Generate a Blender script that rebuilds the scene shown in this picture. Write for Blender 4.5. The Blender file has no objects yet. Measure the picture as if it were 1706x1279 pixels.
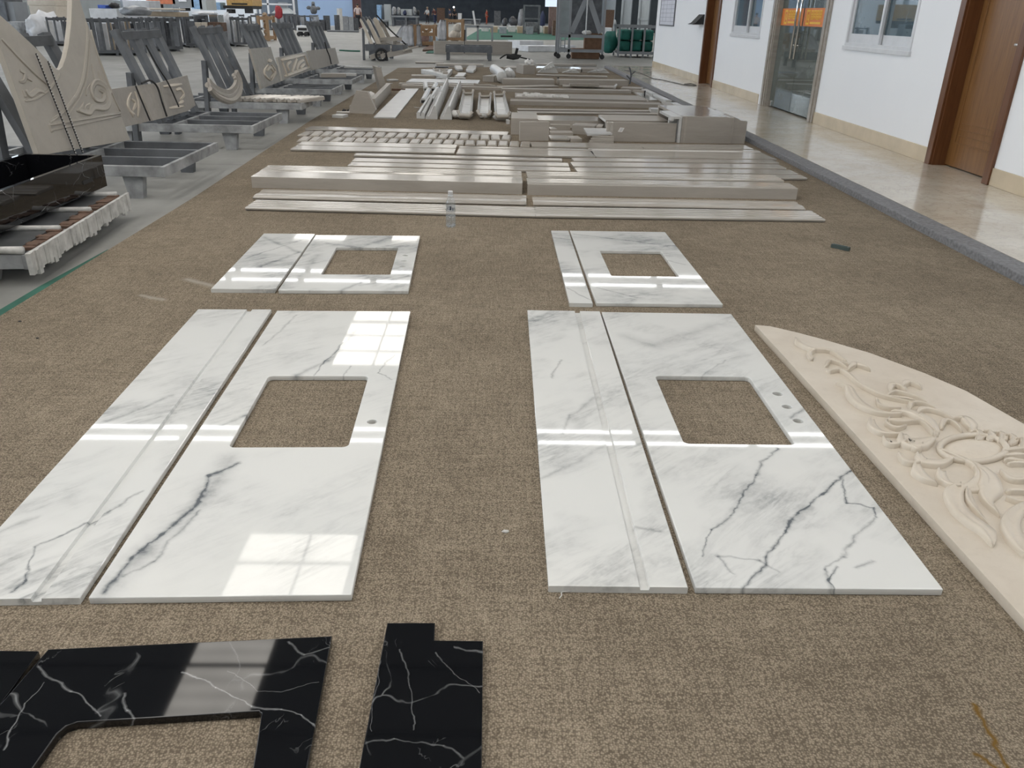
import bpy, bmesh, math, random
from mathutils import Vector, Matrix
random.seed(7)
S = bpy.context.scene
COL = S.collection
V = Vector

# ------------------------------------------------------------------ camera
FPX, CXP, CYP = 1330.0, 853.0, 639.5
PITCH, ROLL, YAW, CAMH = math.radians(24.9), 0.0232, math.radians(1.37), 1.30
def _rz(x, y, z):
    c, s = math.cos(YAW), math.sin(YAW)
    return V((c*x + s*y, -s*x + c*y, z))
F_ = _rz(0, math.cos(PITCH), -math.sin(PITCH)); R_ = _rz(1, 0, 0); U_ = _rz(0, math.sin(PITCH), math.cos(PITCH))
X_ = R_*math.cos(ROLL) + U_*math.sin(ROLL); Y_ = U_*math.cos(ROLL) - R_*math.sin(ROLL)
CAM = V((0, 0, CAMH))
cd = bpy.data.cameras.new('camera'); cam = bpy.data.objects.new('camera', cd); COL.objects.link(cam)
M = Matrix((X_, Y_, -F_)).transposed().to_4x4(); M.translation = CAM
cam.matrix_world = M
cd.sensor_fit = 'HORIZONTAL'; cd.sensor_width = 36.0; cd.lens = FPX/1706.0*36.0
cd.clip_start = 0.02; cd.clip_end = 600
S.camera = cam

# ------------------------------------------------------------------ world, light level
W = bpy.data.worlds.new('world'); S.world = W; W.use_nodes = True
bg = W.node_tree.nodes['Background']; bg.inputs[0].default_value = (0.78, 0.89, 1.0, 1); bg.inputs[1].default_value = 2.8
S.cycles.transparent_max_bounces = 24
S.view_settings.view_transform = 'Standard'; S.view_settings.look = 'None'
S.view_settings.exposure = 0.0; S.view_settings.gamma = 1.0; S.view_settings.use_curve_mapping = False
SKYLIGHT = 5.5      # radiance of the translucent roof sheets

# ------------------------------------------------------------------ pixel -> place helpers
def ray(px, py): return F_ + X_*((px-CXP)/FPX) - Y_*((py-CYP)/FPX)
def G(px, py, z=0.0):
    d = ray(px, py); return CAM + d*((z-CAMH)/d.z)
def PY(px, py, y):
    d = ray(px, py); return CAM + d*(y/d.y)
def PX(px, py, x):
    d = ray(px, py); return CAM + d*(x/d.x)
def PP(px, py, p0, n):
    d = ray(px, py); return CAM + d*((p0-CAM).dot(n)/d.dot(n))

# ------------------------------------------------------------------ object helpers
def tag(o, label=None, cat=None, group=None, kind=None):
    if label: o['label'] = label
    if cat: o['category'] = cat
    if group: o['group'] = group
    if kind: o['kind'] = kind
    return o
def link(name, me, mat=None, parent=None, loc=None, smooth=False):
    o = bpy.data.objects.new(name, me); COL.objects.link(o)
    if mat is not None: me.materials.append(mat)
    if parent: o.parent = parent
    if loc is not None: o.location = loc
    if smooth:
        for p in me.polygons: p.use_smooth = True
    return o
def empty(name, loc=(0, 0, 0), rz=0.0, label=None, cat=None, group=None):
    o = bpy.data.objects.new(name, None); COL.objects.link(o)
    o.location = loc; o.rotation_euler = (0, 0, rz); o.empty_display_size = 0.1
    return tag(o, label, cat, group)

class MB:
    """collects shapes for ONE mesh object"""
    def __init__(s): s.bm = bmesh.new()
    def _v(s, pts): return [s.bm.verts.new(p) for p in pts]
    def box(s, x0, x1, y0, y1, z0, z1, bev=0.0):
        b = s.bm if bev == 0 else bmesh.new()
        v = [b.verts.new(p) for p in ((x0,y0,z0),(x1,y0,z0),(x1,y1,z0),(x0,y1,z0),(x0,y0,z1),(x1,y0,z1),(x1,y1,z1),(x0,y1,z1))]
        for f in ((3,2,1,0),(4,5,6,7),(0,1,5,4),(1,2,6,5),(2,3,7,6),(3,0,4,7)): b.faces.new([v[i] for i in f])
        if bev:
            bmesh.ops.bevel(b, geom=b.edges[:], offset=bev, segments=2, profile=.5, affect='EDGES')
            s.merge(b)
        return s
    def merge(s, b):
        me = bpy.data.meshes.new('t'); b.to_mesh(me); b.free(); s.bm.from_mesh(me); bpy.data.meshes.remove(me)
    def prism(s, prof, x0, x1, ax='x'):
        """polygon prof (a,b) swept along an axis; x: (y,z), y: (x,z), z: (x,y)"""
        def P(t, a, b): return {'x': (t, a, b), 'y': (a, t, b), 'z': (a, b, t)}[ax]
        A = s._v([P(x0, a, b) for a, b in prof]); B = s._v([P(x1, a, b) for a, b in prof]); n = len(prof)
        s.bm.faces.new(A); s.bm.faces.new(B[::-1])
        for i in range(n): s.bm.faces.new((A[i], B[i], B[(i+1) % n], A[(i+1) % n]))
        return s
    def bar(s, p, q, w, h, up=(0, 0, 1)):
        """rectangular bar from p to q, width w (sideways), h (along up)"""
        p, q = V(p), V(q); t = (q-p).normalized(); u = V(up)
        sd = t.cross(u)
        if sd.length < 1e-4: sd = t.cross(V((1, 0, 0)))
        sd.normalize(); u = sd.cross(t).normalized()
        c = [(-1,-1),(1,-1),(1,1),(-1,1)]
        A = s._v([p + sd*(a*w/2) + u*(b*h/2) for a, b in c]); B = s._v([q + sd*(a*w/2) + u*(b*h/2) for a, b in c])
        s.bm.faces.new(A[::-1]); s.bm.faces.new(B)
        for i in range(4): s.bm.faces.new((A[i], A[(i+1) % 4], B[(i+1) % 4], B[i]))
        return s
    def tube(s, pts, r, n=8, closed=False):
        pts = [V(p) for p in pts]; rings = []; m = len(pts); up = V((0.13, 0.21, 1)).normalized()
        for i, p in enumerate(pts):
            a = pts[(i-1) % m] if (closed or i > 0) else p; b = pts[(i+1) % m] if (closed or i < m-1) else p
            t = (b-a).normalized(); sd = t.cross(up)
            if sd.length < 1e-3: sd = t.cross(V((1, 0, 0)))
            sd.normalize(); u = sd.cross(t); rr = r[i] if isinstance(r, (list, tuple)) else r
            rings.append(s._v([p + (sd*math.cos(2*math.pi*k/n) + u*math.sin(2*math.pi*k/n))*rr for k in range(n)]))
        for i in range(m if closed else m-1):
            A, B = rings[i], rings[(i+1) % m]
            for k in range(n): s.bm.faces.new((A[k], A[(k+1) % n], B[(k+1) % n], B[k]))
        if not closed: s.bm.faces.new(rings[0][::-1]); s.bm.faces.new(rings[-1])
        return s
    def lathe(s, prof, c=(0, 0, 0), n=24, cap=True):
        """prof: (r,z) list"""
        c = V(c); rings = []
        for r, z in prof: rings.append(s._v([c + V((r*math.cos(2*math.pi*k/n), r*math.sin(2*math.pi*k/n), z)) for k in range(n)]))
        for A, B in zip(rings, rings[1:]):
            for k in range(n): s.bm.faces.new((A[k], A[(k+1) % n], B[(k+1) % n], B[k]))
        if cap: s.bm.faces.new(rings[0][::-1]); s.bm.faces.new(rings[-1])
        return s
    def lump(s, c, r, seed=0, jag=.25, sub=2):
        b = bmesh.new(); bmesh.ops.create_icosphere(b, subdivisions=sub, radius=1.0); rnd = random.Random(seed)
        for v in b.verts:
            k = 1 + jag*(rnd.random()-.5)*2
            v.co = V((v.co.x*r[0]*k + c[0], v.co.y*r[1]*k + c[1], max(v.co.z*r[2]*k, -r[2]*.8) + c[2]))
        s.merge(b); return s
    def stroke(s, pts, w, h, n):
        """raised carved ribbon along pts (on a plane with normal n); w tapers with a list"""
        n = V(n).normalized(); P = spline([V(p) for p in pts], 5); m = len(P); rings = []
        for i, p in enumerate(P):
            t = (P[min(i+1, m-1)] - P[max(i-1, 0)]).normalized(); sd = n.cross(t).normalized(); f = i/(m-1)
            ww = (w[0]*(1-f)*2 + w[1]*f*2 if False else interp(w, f)) if isinstance(w, (list, tuple)) else w
            ww = max(ww, .0008)
            hh = h*min(1.0, .35 + ww/(.02))
            rings.append(s._v([p + sd*(a*ww/2) + n*(b*hh - .001*(b == 0)) for a, b in ((-1,0),(-.94,.75),(-.62,1),(-.15,.55),(.35,.5),(.86,.62),(1,0))]))
        for A, B in zip(rings, rings[1:]):
            for k in range(6): s.bm.faces.new((A[k], A[k+1], B[k+1], B[k]))
        s.bm.faces.new(rings[0]); s.bm.faces.new(rings[-1][::-1])
        return s
    def build(s, name, mat, parent=None, loc=None, smooth=False, rz=None):
        bmesh.ops.recalc_face_normals(s.bm, faces=s.bm.faces[:])
        me = bpy.data.meshes.new(name); s.bm.to_mesh(me); s.bm.free()
        o = link(name, me, mat, parent, loc, smooth)
        if rz is not None: o.rotation_euler = (0, 0, rz)
        return o
def interp(L, f):
    k = f*(len(L)-1); i = min(int(k), len(L)-2); return L[i]*(1-(k-i)) + L[i+1]*(k-i)
def spline(P, n, closed=False):
    if len(P) < 3 and not closed: return [P[0].lerp(P[-1], i/n) for i in range(n+1)]
    out = []; m = len(P)
    for i in range(m if closed else m-1):
        if closed: a, b, c, d = P[(i-1) % m], P[i], P[(i+1) % m], P[(i+2) % m]
        else: a, b, c, d = P[max(i-1, 0)], P[i], P[i+1], P[min(i+2, m-1)]
        for k in range(n):
            t = k/n; out.append(.5*((2*b) + (c-a)*t + (2*a-5*b+4*c-d)*t*t + (3*b-a-3*c+d)*t**3))
    if not closed: out.append(P[-1])
    return out
def smooth_angle(o, deg=35):
    for p in o.data.polygons: p.use_smooth = True
    try: o.data.set_sharp_from_angle(angle=math.radians(deg))
    except Exception: pass
    return o
def plate(name, loops, thick, mat, parent=None, bev=.0015, mtx=None, loc=None, rz=0.0):
    """flat sheet from 2D loops (first outer, the others holes); top at z=0, bevelled"""
    cu = bpy.data.curves.new(name, 'CURVE'); cu.dimensions = '2D'; cu.fill_mode = 'BOTH'
    cu.extrude = max(thick/2 - bev, 1e-4); cu.bevel_depth = bev; cu.bevel_resolution = 2; cu.offset = -bev
    for lp in loops:
        sp = cu.splines.new('POLY'); sp.points.add(len(lp)-1); sp.use_cyclic_u = True
        for i, p in enumerate(lp): sp.points[i].co = (p[0], p[1], 0, 1)
    o = bpy.data.objects.new('tmp', cu); COL.objects.link(o)
    dg = bpy.context.evaluated_depsgraph_get(); dg.update()
    me = bpy.data.meshes.new_from_object(o.evaluated_get(dg)); bpy.data.objects.remove(o); bpy.data.curves.remove(cu)
    me.name = name
    me.transform(Matrix.Translation((0, 0, -thick/2)))
    if mtx is not None: me.transform(mtx)
    me.materials.clear()
    ob = link(name, me, mat, parent, loc); ob.rotation_euler = (0, 0, rz)
    return smooth_angle(ob, 40)
def rounded(x0, y0, x1, y1, r, n=6):
    L = []
    for cx, cy, a in ((x1-r, y1-r, 0), (x0+r, y1-r, 90), (x0+r, y0+r, 180), (x1-r, y0+r, 270)):
        for k in range(n+1):
            t = math.radians(a + 90*k/n); L.append((cx + r*math.cos(t), cy + r*math.sin(t)))
    return L
def ellipse(cx, cy, rx, ry, n=24): return [(cx + rx*math.cos(2*math.pi*k/n), cy + ry*math.sin(2*math.pi*k/n)) for k in range(n)]

# ------------------------------------------------------------------ materials
def new_mat(name):
    m = bpy.data.materials.new(name); m.use_nodes = True; nt = m.node_tree
    return m, nt, nt.nodes['Principled BSDF']
def nd(nt, t, **k):
    n = nt.nodes.new(t)
    for a, b in k.items():
        if a.startswith('i_'): n.inputs[int(a[2:])].default_value = b
        else: setattr(n, a, b)
    return n
def mth(nt, op, a, b=None, c=None, clamp=False):
    n = nt.nodes.new('ShaderNodeMath'); n.operation = op; n.use_clamp = clamp
    for i, x in enumerate((a, b, c)):
        if x is None: continue
        if isinstance(x, (int, float)): n.inputs[i].default_value = x
        else: nt.links.new(x, n.inputs[i])
    return n.outputs[0]
def mixc(nt, f, a, b):
    n = nt.nodes.new('ShaderNodeMix'); n.data_type = 'RGBA'
    for i, x in ((0, f), (6, a), (7, b)):
        if isinstance(x, (int, float)): n.inputs[i].default_value = x
        elif isinstance(x, (tuple, list)): n.inputs[i].default_value = tuple(x[:3]) + (1,)
        else: nt.links.new(x, n.inputs[i])
    return n.outputs[2]
def ramp(nt, fac, stops):
    n = nt.nodes.new('ShaderNodeValToRGB'); e = n.color_ramp.elements
    while len(e) < len(stops): e.new(.5)
    for i, (p, c) in enumerate(stops):
        e[i].position = p; e[i].color = (c, c, c, 1) if isinstance(c, (int, float)) else tuple(c) + (1,)
    nt.links.new(fac, n.inputs[0]); return n.outputs[0]
def noise(nt, vec, scale, detail=3, rough=.55, dist=0, out=0):
    n = nd(nt, 'ShaderNodeTexNoise'); n.inputs['Scale'].default_value = scale; n.inputs['Detail'].default_value = detail
    n.inputs['Roughness'].default_value = rough; n.inputs['Distortion'].default_value = dist
    if vec is not None: nt.links.new(vec, n.inputs['Vector'])
    return n.outputs[out]
def ocoord(nt, rnd=True, scale=(1, 1, 1), rot=(0, 0, 0)):
    tc = nd(nt, 'ShaderNodeTexCoord'); mp = nd(nt, 'ShaderNodeMapping')
    mp.inputs['Scale'].default_value = scale; mp.inputs['Rotation'].default_value = rot
    nt.links.new(tc.outputs['Object'], mp.inputs['Vector'])
    if rnd:
        oi = nd(nt, 'ShaderNodeObjectInfo'); cb = nd(nt, 'ShaderNodeCombineXYZ')
        a = mth(nt, 'MULTIPLY', oi.outputs['Random'], 37.0)
        for i in range(3): nt.links.new(a, cb.inputs[i])
        nt.links.new(cb.outputs[0], mp.inputs['Location'])
    return mp.outputs[0]
def bump(nt, bs, h, strength=.3, dist=.01):
    b = nd(nt, 'ShaderNodeBump'); b.inputs['Strength'].default_value = strength; b.inputs['Distance'].default_value = dist
    nt.links.new(h, b.inputs['Height']); nt.links.new(b.outputs[0], bs.inputs['Normal'])
def simple(name, col, rough=.5, metal=0.0, var=.18, scale=9.0, bmp=0.0, rnd=True):
    m, nt, bs = new_mat(name); v = ocoord(nt, rnd)
    n = noise(nt, v, scale, 4); d = tuple(c*(1-var) for c in col); l = tuple(min(1, c*(1+var)) for c in col)
    nt.links.new(mixc(nt, ramp(nt, n, [(.3, 0.0), (.7, 1.0)]), d, l), bs.inputs['Base Color'])
    bs.inputs['Roughness'].default_value = rough; bs.inputs['Metallic'].default_value = metal
    if bmp: bump(nt, bs, noise(nt, v, scale*4, 3), bmp, .004)
    return m

def mat_carpet(name, dark, light, scl=210):
    m, nt, bs = new_mat(name); v = ocoord(nt, False)
    vo = nd(nt, 'ShaderNodeTexVoronoi'); vo.inputs['Scale'].default_value = scl; vo.inputs['Randomness'].default_value = .75
    nt.links.new(v, vo.inputs['Vector'])
    h = ramp(nt, vo.outputs['Distance'], [(0, 1.0), (.75, 0.0)])
    wx = ocoord(nt, False, (1, .06, 1)); wy = ocoord(nt, False, (.06, 1, 1))
    st = mth(nt, 'ADD', noise(nt, wx, 110, 2), noise(nt, wy, 90, 2))
    big = noise(nt, v, 1.3, 5, .6); mid = noise(nt, v, 14, 4, .65)
    f = mth(nt, 'ADD', mth(nt, 'MULTIPLY', h, .85), mth(nt, 'MULTIPLY', mth(nt, 'SUBTRACT', st, 1.0), .42))
    f = mth(nt, 'ADD', f, mth(nt, 'MULTIPLY', mth(nt, 'SUBTRACT', big, .5), .55))
    f = mth(nt, 'ADD', f, mth(nt, 'MULTIPLY', mth(nt, 'SUBTRACT', mid, .5), .35), clamp=True)
    c = mixc(nt, f, dark, light)
    sp = ramp(nt, noise(nt, v, 7.0, 5, .7), [(.68, 0.0), (.78, 1.0)])           # pale dust patches
    c = mixc(nt, mth(nt, 'MULTIPLY', sp, .25), c, (.45, .42, .36))
    # two ochre drips of stain near the lower right corner
    c = stains(nt, c, v, [((1.02, 1.225), (1.0, 1.07), .012, (.17, .10, .025)), ((.955, 1.10), (1.0, 1.045), .011, (.17, .10, .025)),
                          ((-1.62, 4.05), (-1.32, 3.86), .045, (.34, .31, .26)), ((-1.75, 3.78), (-1.62, 3.72), .03, (.34, .31, .26))])
    nt.links.new(c, bs.inputs['Base Color']); bs.inputs['Roughness'].default_value = .95
    bs.inputs['Specular IOR Level'].default_value = .12
    bump(nt, bs, h, .55, .004)
    return m
def vein_group():
    g = bpy.data.node_groups.new('vein', 'ShaderNodeTree'); I = g.interface
    for n, t in (('P', 'NodeSocketVector'), ('A', 'NodeSocketVector'), ('B', 'NodeSocketVector'), ('Width', 'NodeSocketFloat'), ('Strength', 'NodeSocketFloat')):
        I.new_socket(n, in_out='INPUT', socket_type=t)
    I.new_socket('Mask', in_out='OUTPUT', socket_type='NodeSocketFloat')
    gi = g.nodes.new('NodeGroupInput'); go = g.nodes.new('NodeGroupOutput')
    def vm(op, a, b=None):
        n = g.nodes.new('ShaderNodeVectorMath'); n.operation = op; g.links.new(a, n.inputs[0])
        if b is not None: g.links.new(b, n.inputs[1])
        return n
    pa = vm('SUBTRACT', gi.outputs['P'], gi.outputs['A']).outputs[0]; ba = vm('SUBTRACT', gi.outputs['B'], gi.outputs['A']).outputs[0]
    t = mth(g, 'DIVIDE', vm('DOT_PRODUCT', pa, ba).outputs['Value'], vm('DOT_PRODUCT', ba, ba).outputs['Value'], clamp=True)
    sc = g.nodes.new('ShaderNodeVectorMath'); sc.operation = 'SCALE'; g.links.new(ba, sc.inputs[0]); g.links.new(t, sc.inputs['Scale'])
    d = vm('LENGTH', vm('SUBTRACT', pa, sc.outputs[0]).outputs[0]).outputs['Value']
    k = mth(g, 'SUBTRACT', 1.0, mth(g, 'DIVIDE', d, gi.outputs['Width']), clamp=True)
    g.links.new(mth(g, 'MULTIPLY', mth(g, 'MULTIPLY', k, k), gi.outputs['Strength']), go.inputs[0])
    return g
VEIN = vein_group()
def warp(nt, v, amps):
    for sc, am in amps:
        n = nd(nt, 'ShaderNodeTexNoise'); n.inputs['Scale'].default_value = sc; n.inputs['Detail'].default_value = 2
        nt.links.new(v, n.inputs['Vector'])
        s = nd(nt, 'ShaderNodeVectorMath', operation='SUBTRACT'); nt.links.new(n.outputs['Color'], s.inputs[0]); s.inputs[1].default_value = (.5, .5, .5)
        k = nd(nt, 'ShaderNodeVectorMath', operation='MULTIPLY'); nt.links.new(s.outputs[0], k.inputs[0]); k.inputs[1].default_value = (am, am, 0)
        a = nd(nt, 'ShaderNodeVectorMath', operation='ADD'); nt.links.new(v, a.inputs[0]); nt.links.new(k.outputs[0], a.inputs[1]); v = a.outputs[0]
    return v
def flat(nt, v):
    k = nd(nt, 'ShaderNodeVectorMath', operation='MULTIPLY'); nt.links.new(v, k.inputs[0]); k.inputs[1].default_value = (1, 1, 0); return k.outputs[0]
def vein(nt, p, a, b, w, s):
    n = nt.nodes.new('ShaderNodeGroup'); n.node_tree = VEIN; nt.links.new(p, n.inputs['P'])
    n.inputs['A'].default_value = (a[0], a[1], 0); n.inputs['B'].default_value = (b[0], b[1], 0)
    n.inputs['Width'].default_value = w; n.inputs['Strength'].default_value = s
    return n.outputs[0]
def stains(nt, c, v, L):
    p = flat(nt, warp(nt, v, [(30, .03)]))
    for a, b, w, col in L: c = mixc(nt, mth(nt, 'MULTIPLY', vein(nt, p, a, b, w, 1.3), 1.0, clamp=True), c, col)
    return c
def mat_white_marble(name, veins, cloud=.5, seed=0.0, ang=-40, thin=1.0):
    """veins: (A, B, width, strength) in the slab's own plane"""
    m, nt, bs = new_mat(name); v = ocoord(nt, False)
    mp = nd(nt, 'ShaderNodeMapping'); mp.inputs['Location'].default_value = (seed*3.1, seed*1.7, 0); nt.links.new(v, mp.inputs['Vector']); u = mp.outputs[0]
    mr = nd(nt, 'ShaderNodeMapping'); mr.inputs['Rotation'].default_value = (0, 0, math.radians(ang)); mr.inputs['Scale'].default_value = (1, 1, 1); nt.links.new(u, mr.inputs['Vector'])
    ms = nd(nt, 'ShaderNodeMapping'); ms.inputs['Scale'].default_value = (.42, 1.7, 1); nt.links.new(mr.outputs[0], ms.inputs['Vector'])
    wv = warp(nt, ms.outputs[0], [(2.0, .35)])
    n1 = noise(nt, wv, 3.2, 6, .6); n2 = noise(nt, wv, 9.0, 5, .6); msk = noise(nt, u, 2.4, 3)
    r1 = ramp(nt, mth(nt, 'ABSOLUTE', mth(nt, 'SUBTRACT', n1, .5)), [(0, 1.0), (.035, .25), (.12, 0.0)])
    r2 = ramp(nt, mth(nt, 'ABSOLUTE', mth(nt, 'SUBTRACT', n2, .5)), [(0, 1.0), (.05, .2), (.12, 0.0)])
    mk = ramp(nt, msk, [(.42, 0.0), (.66, 1.0)])
    fine = mth(nt, 'MULTIPLY', mth(nt, 'ADD', mth(nt, 'MULTIPLY', r1, .42*thin), mth(nt, 'MULTIPLY', r2, .25*thin)), mk)
    cl = mth(nt, 'MULTIPLY', mth(nt, 'MULTIPLY', ramp(nt, n1, [(.45, 0.0), (.75, 1.0)]), mk), cloud)
    tot = mth(nt, 'ADD', fine, cl)
    wp = flat(nt, warp(nt, v, [(5.0, .055), (22, .022), (70, .006)]))
    for a, b, w, s in veins:
        tot = mth(nt, 'ADD', tot, vein(nt, wp, a, b, w, s))
    brk = ramp(nt, noise(nt, v, 18, 4, .7), [(.3, .45), (.65, 1.15)])
    tot = mth(nt, 'MULTIPLY', tot, brk, clamp=True)
    basec = mixc(nt, noise(nt, u, 1.6, 3), (.72, .735, .73), (.80, .80, .775))
    c = mixc(nt, tot, basec, (.15, .165, .18))
    nt.links.new(c, bs.inputs['Base Color'])
    bs.inputs['Roughness'].default_value = .03; bs.inputs['IOR'].default_value = 1.55
    return m
def mat_black_marble(name, veins=(), seed=0.0):
    m, nt, bs = new_mat(name); v = ocoord(nt, False)
    mp = nd(nt, 'ShaderNodeMapping'); mp.inputs['Location'].default_value = (seed, seed*.7, 0); mp.inputs['Scale'].default_value = (1, .8, 1); nt.links.new(v, mp.inputs['Vector']); u = mp.outputs[0]
    wv = warp(nt, u, [(4.0, .25), (14, .06)])
    vo = nd(nt, 'ShaderNodeTexVoronoi', feature='DISTANCE_TO_EDGE'); vo.inputs['Scale'].default_value = 4.2; nt.links.new(wv, vo.inputs['Vector'])
    e = ramp(nt, vo.outputs['Distance'], [(0, .9), (.007, .3), (.018, 0.0)])
    mk = ramp(nt, noise(nt, u, 5.5, 3), [(.48, 0.0), (.68, 1.0)])
    n2 = noise(nt, wv, 11, 4); r2 = ramp(nt, mth(nt, 'ABSOLUTE', mth(nt, 'SUBTRACT', n2, .5)), [(0, 1.0), (.012, 0.0)])
    mk2 = ramp(nt, noise(nt, u, 9, 2), [(.58, 0.0), (.72, .55)])
    tot = mth(nt, 'ADD', mth(nt, 'MULTIPLY', e, mk), mth(nt, 'MULTIPLY', r2, mk2))
    wp = flat(nt, warp(nt, v, [(8.0, .04), (30, .015)]))
    for a, b, w, s in veins: tot = mth(nt, 'ADD', tot, vein(nt, wp, a, b, w*.75, s))
    tot = mth(nt, 'MULTIPLY', tot, mth(nt, 'ADD', .2, noise(nt, v, 26, 3)), clamp=True)
    tot = mth(nt, 'MULTIPLY', tot, .8, clamp=True)
    nt.links.new(mixc(nt, tot, (.006, .0065, .008), (.42, .43, .44)), bs.inputs['Base Color'])
    bs.inputs['Roughness'].default_value = .035; bs.inputs['IOR'].default_value = 1.55
    return m
def mat_stone(name, c0, c1, rough=.12, streak=True):
    m, nt, bs = new_mat(name); v = ocoord(nt, True, (.35, 2.2, 2.2) if streak else (1, 1, 1))
    n = noise(nt, v, 6, 6, .6, .6); k = noise(nt, v, 40, 4, .6)
    oi = nd(nt, 'ShaderNodeObjectInfo')
    c = mixc(nt, ramp(nt, n, [(.25, 0.0), (.75, 1.0)]), c0, c1)
    c = mixc(nt, ramp(nt, k, [(.55, 0.0), (.8, .25)]), c, tuple(x*.72 for x in c0))
    hv = nd(nt, 'ShaderNodeHueSaturation'); nt.links.new(c, hv.inputs['Color'])
    nt.links.new(mth(nt, 'ADD', .93, mth(nt, 'MULTIPLY', oi.outputs['Random'], .14)), hv.inputs['Value'])
    nt.links.new(hv.outputs[0], bs.inputs['Base Color'])
    bs.inputs['Roughness'].default_value = rough; bs.inputs['IOR'].default_value = 1.5
    return m
def mat_concrete():
    m, nt, bs = new_mat('concrete_floor'); v = ocoord(nt, False)
    a = noise(nt, v, .35, 6, .6); b = noise(nt, v, 2.2, 5, .65); st = noise(nt, ocoord(nt, False, (1, .25, 1)), 3.2, 4)
    f = mth(nt, 'ADD', mth(nt, 'MULTIPLY', a, .5), mth(nt, 'ADD', mth(nt, 'MULTIPLY', b, .35), mth(nt, 'MULTIPLY', st, .3)))
    c = mixc(nt, ramp(nt, f, [(.38, 0.0), (.75, 1.0)]), (.20, .198, .18), (.37, .37, .355))
    sx = nd(nt, 'ShaderNodeSeparateXYZ'); nt.links.new(v, sx.inputs[0])
    j = mth(nt, 'ABSOLUTE', mth(nt, 'SUBTRACT', mth(nt, 'FRACT', mth(nt, 'MULTIPLY', sx.outputs[1], .2)), .5))
    jl = ramp(nt, j, [(.0, 1.0), (.004, 0.0)])
    c = mixc(nt, mth(nt, 'MULTIPLY', jl, .6), c, (.12, .12, .11))
    nt.links.new(c, bs.inputs['Base Color']); bs.inputs['Roughness'].default_value = .5; bs.inputs['Specular IOR Level'].default_value = .3
    bump(nt, bs, b, .1, .01)
    return m
def mat_walk():
    m, nt, bs = new_mat('walkway_marble'); v = ocoord(nt, False)
    wv = warp(nt, v, [(1.5, .5)]); a = noise(nt, wv, 2.0, 6, .6); b = noise(nt, wv, 7, 6, .65)
    c = mixc(nt, ramp(nt, a, [(.3, 0.0), (.7, 1.0)]), (.56, .49, .39), (.70, .65, .57))
    vv = ramp(nt, mth(nt, 'ABSOLUTE', mth(nt, 'SUBTRACT', b, .5)), [(0, 1.0), (.03, 0.0)])
    c = mixc(nt, mth(nt, 'MULTIPLY', vv, .35), c, (.30, .27, .21))
    sx = nd(nt, 'ShaderNodeSeparateXYZ'); nt.links.new(v, sx.inputs[0])
    for ax, k, w in ((1, 1/1.2, .0014), (0, 1/.66, .0022)):
        j = mth(nt, 'ABSOLUTE', mth(nt, 'SUBTRACT', mth(nt, 'FRACT', mth(nt, 'MULTIPLY', sx.outputs[ax], k)), .5))
        c = mixc(nt, mth(nt, 'MULTIPLY', ramp(nt, j, [(0, 1.0), (w, 0.0)]), .55), c, (.25, .22, .17))
    nt.links.new(c, bs.inputs['Base Color'])
    nt.links.new(mth(nt, 'ADD', .07, mth(nt, 'MULTIPLY', noise(nt, v, 3, 4), .12)), bs.inputs['Roughness'])
    bs.inputs['IOR'].default_value = 1.5
    return m
def mat_wall():
    m, nt, bs = new_mat('white_wall_paint'); v = ocoord(nt, False)
    a = noise(nt, v, .9, 4); c = mixc(nt, a, (.87, .89, .93), (.93, .94, .96))
    sm = ramp(nt, noise(nt, ocoord(nt, False, (1, 1.4, .45)), 3.0, 5, .65), [(.66, 0.0), (.82, 1.0)])
    c = mixc(nt, mth(nt, 'MULTIPLY', sm, .35), c, (.48, .47, .46))
    nt.links.new(c, bs.inputs['Base Color']); bs.inputs['Roughness'].default_value = .55
    bump(nt, bs, noise(nt, v, 12, 4), .05, .01)
    return m
def mat_wood(name, c0, c1, rough=.35, ax=2):
    sc = [9, 9, 9]; sc[ax] = .7
    m, nt, bs = new_mat(name); v = ocoord(nt, True, tuple(sc))
    n = noise(nt, v, 3.0, 5, .6, 1.2)
    nt.links.new(mixc(nt, ramp(nt, n, [(.3, 0.0), (.7, 1.0)]), c0, c1), bs.inputs['Base Color'])
    bs.inputs['Roughness'].default_value = rough; bump(nt, bs, n, .1, .003)
    return m
def mat_emit(name, col, strength, ribs=None):
    m, nt, bs = new_mat(name); nt.nodes.remove(bs); em = nd(nt, 'ShaderNodeEmission'); em.inputs[1].default_value = strength
    em.inputs[0].default_value = col + (1,)
    nt.links.new(em.outputs[0], nt.nodes['Material Output'].inputs[0])
    if ribs:
        v = ocoord(nt, False); sx = nd(nt, 'ShaderNodeSeparateXYZ'); nt.links.new(v, sx.inputs[0])
        k = mth(nt, 'SINE', mth(nt, 'MULTIPLY', sx.outputs[1], 2*math.pi/ribs))
        n = noise(nt, v, .8, 3)
        f = mth(nt, 'ADD', mth(nt, 'MULTIPLY', k, .1), mth(nt, 'ADD', .62, mth(nt, 'MULTIPLY', n, .6)))
        nt.links.new(mth(nt, 'MULTIPLY', f, strength), em.inputs[1])
    return m
def mat_glass(name, tint=(.86, .93, .92), rough=0.0):
    m, nt, bs = new_mat(name)
    bs.inputs['Base Color'].default_value = tint + (1,); bs.inputs['Transmission Weight'].default_value = 1.0
    bs.inputs['Roughness'].default_value = rough; bs.inputs['IOR'].default_value = 1.45
    return m
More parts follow.
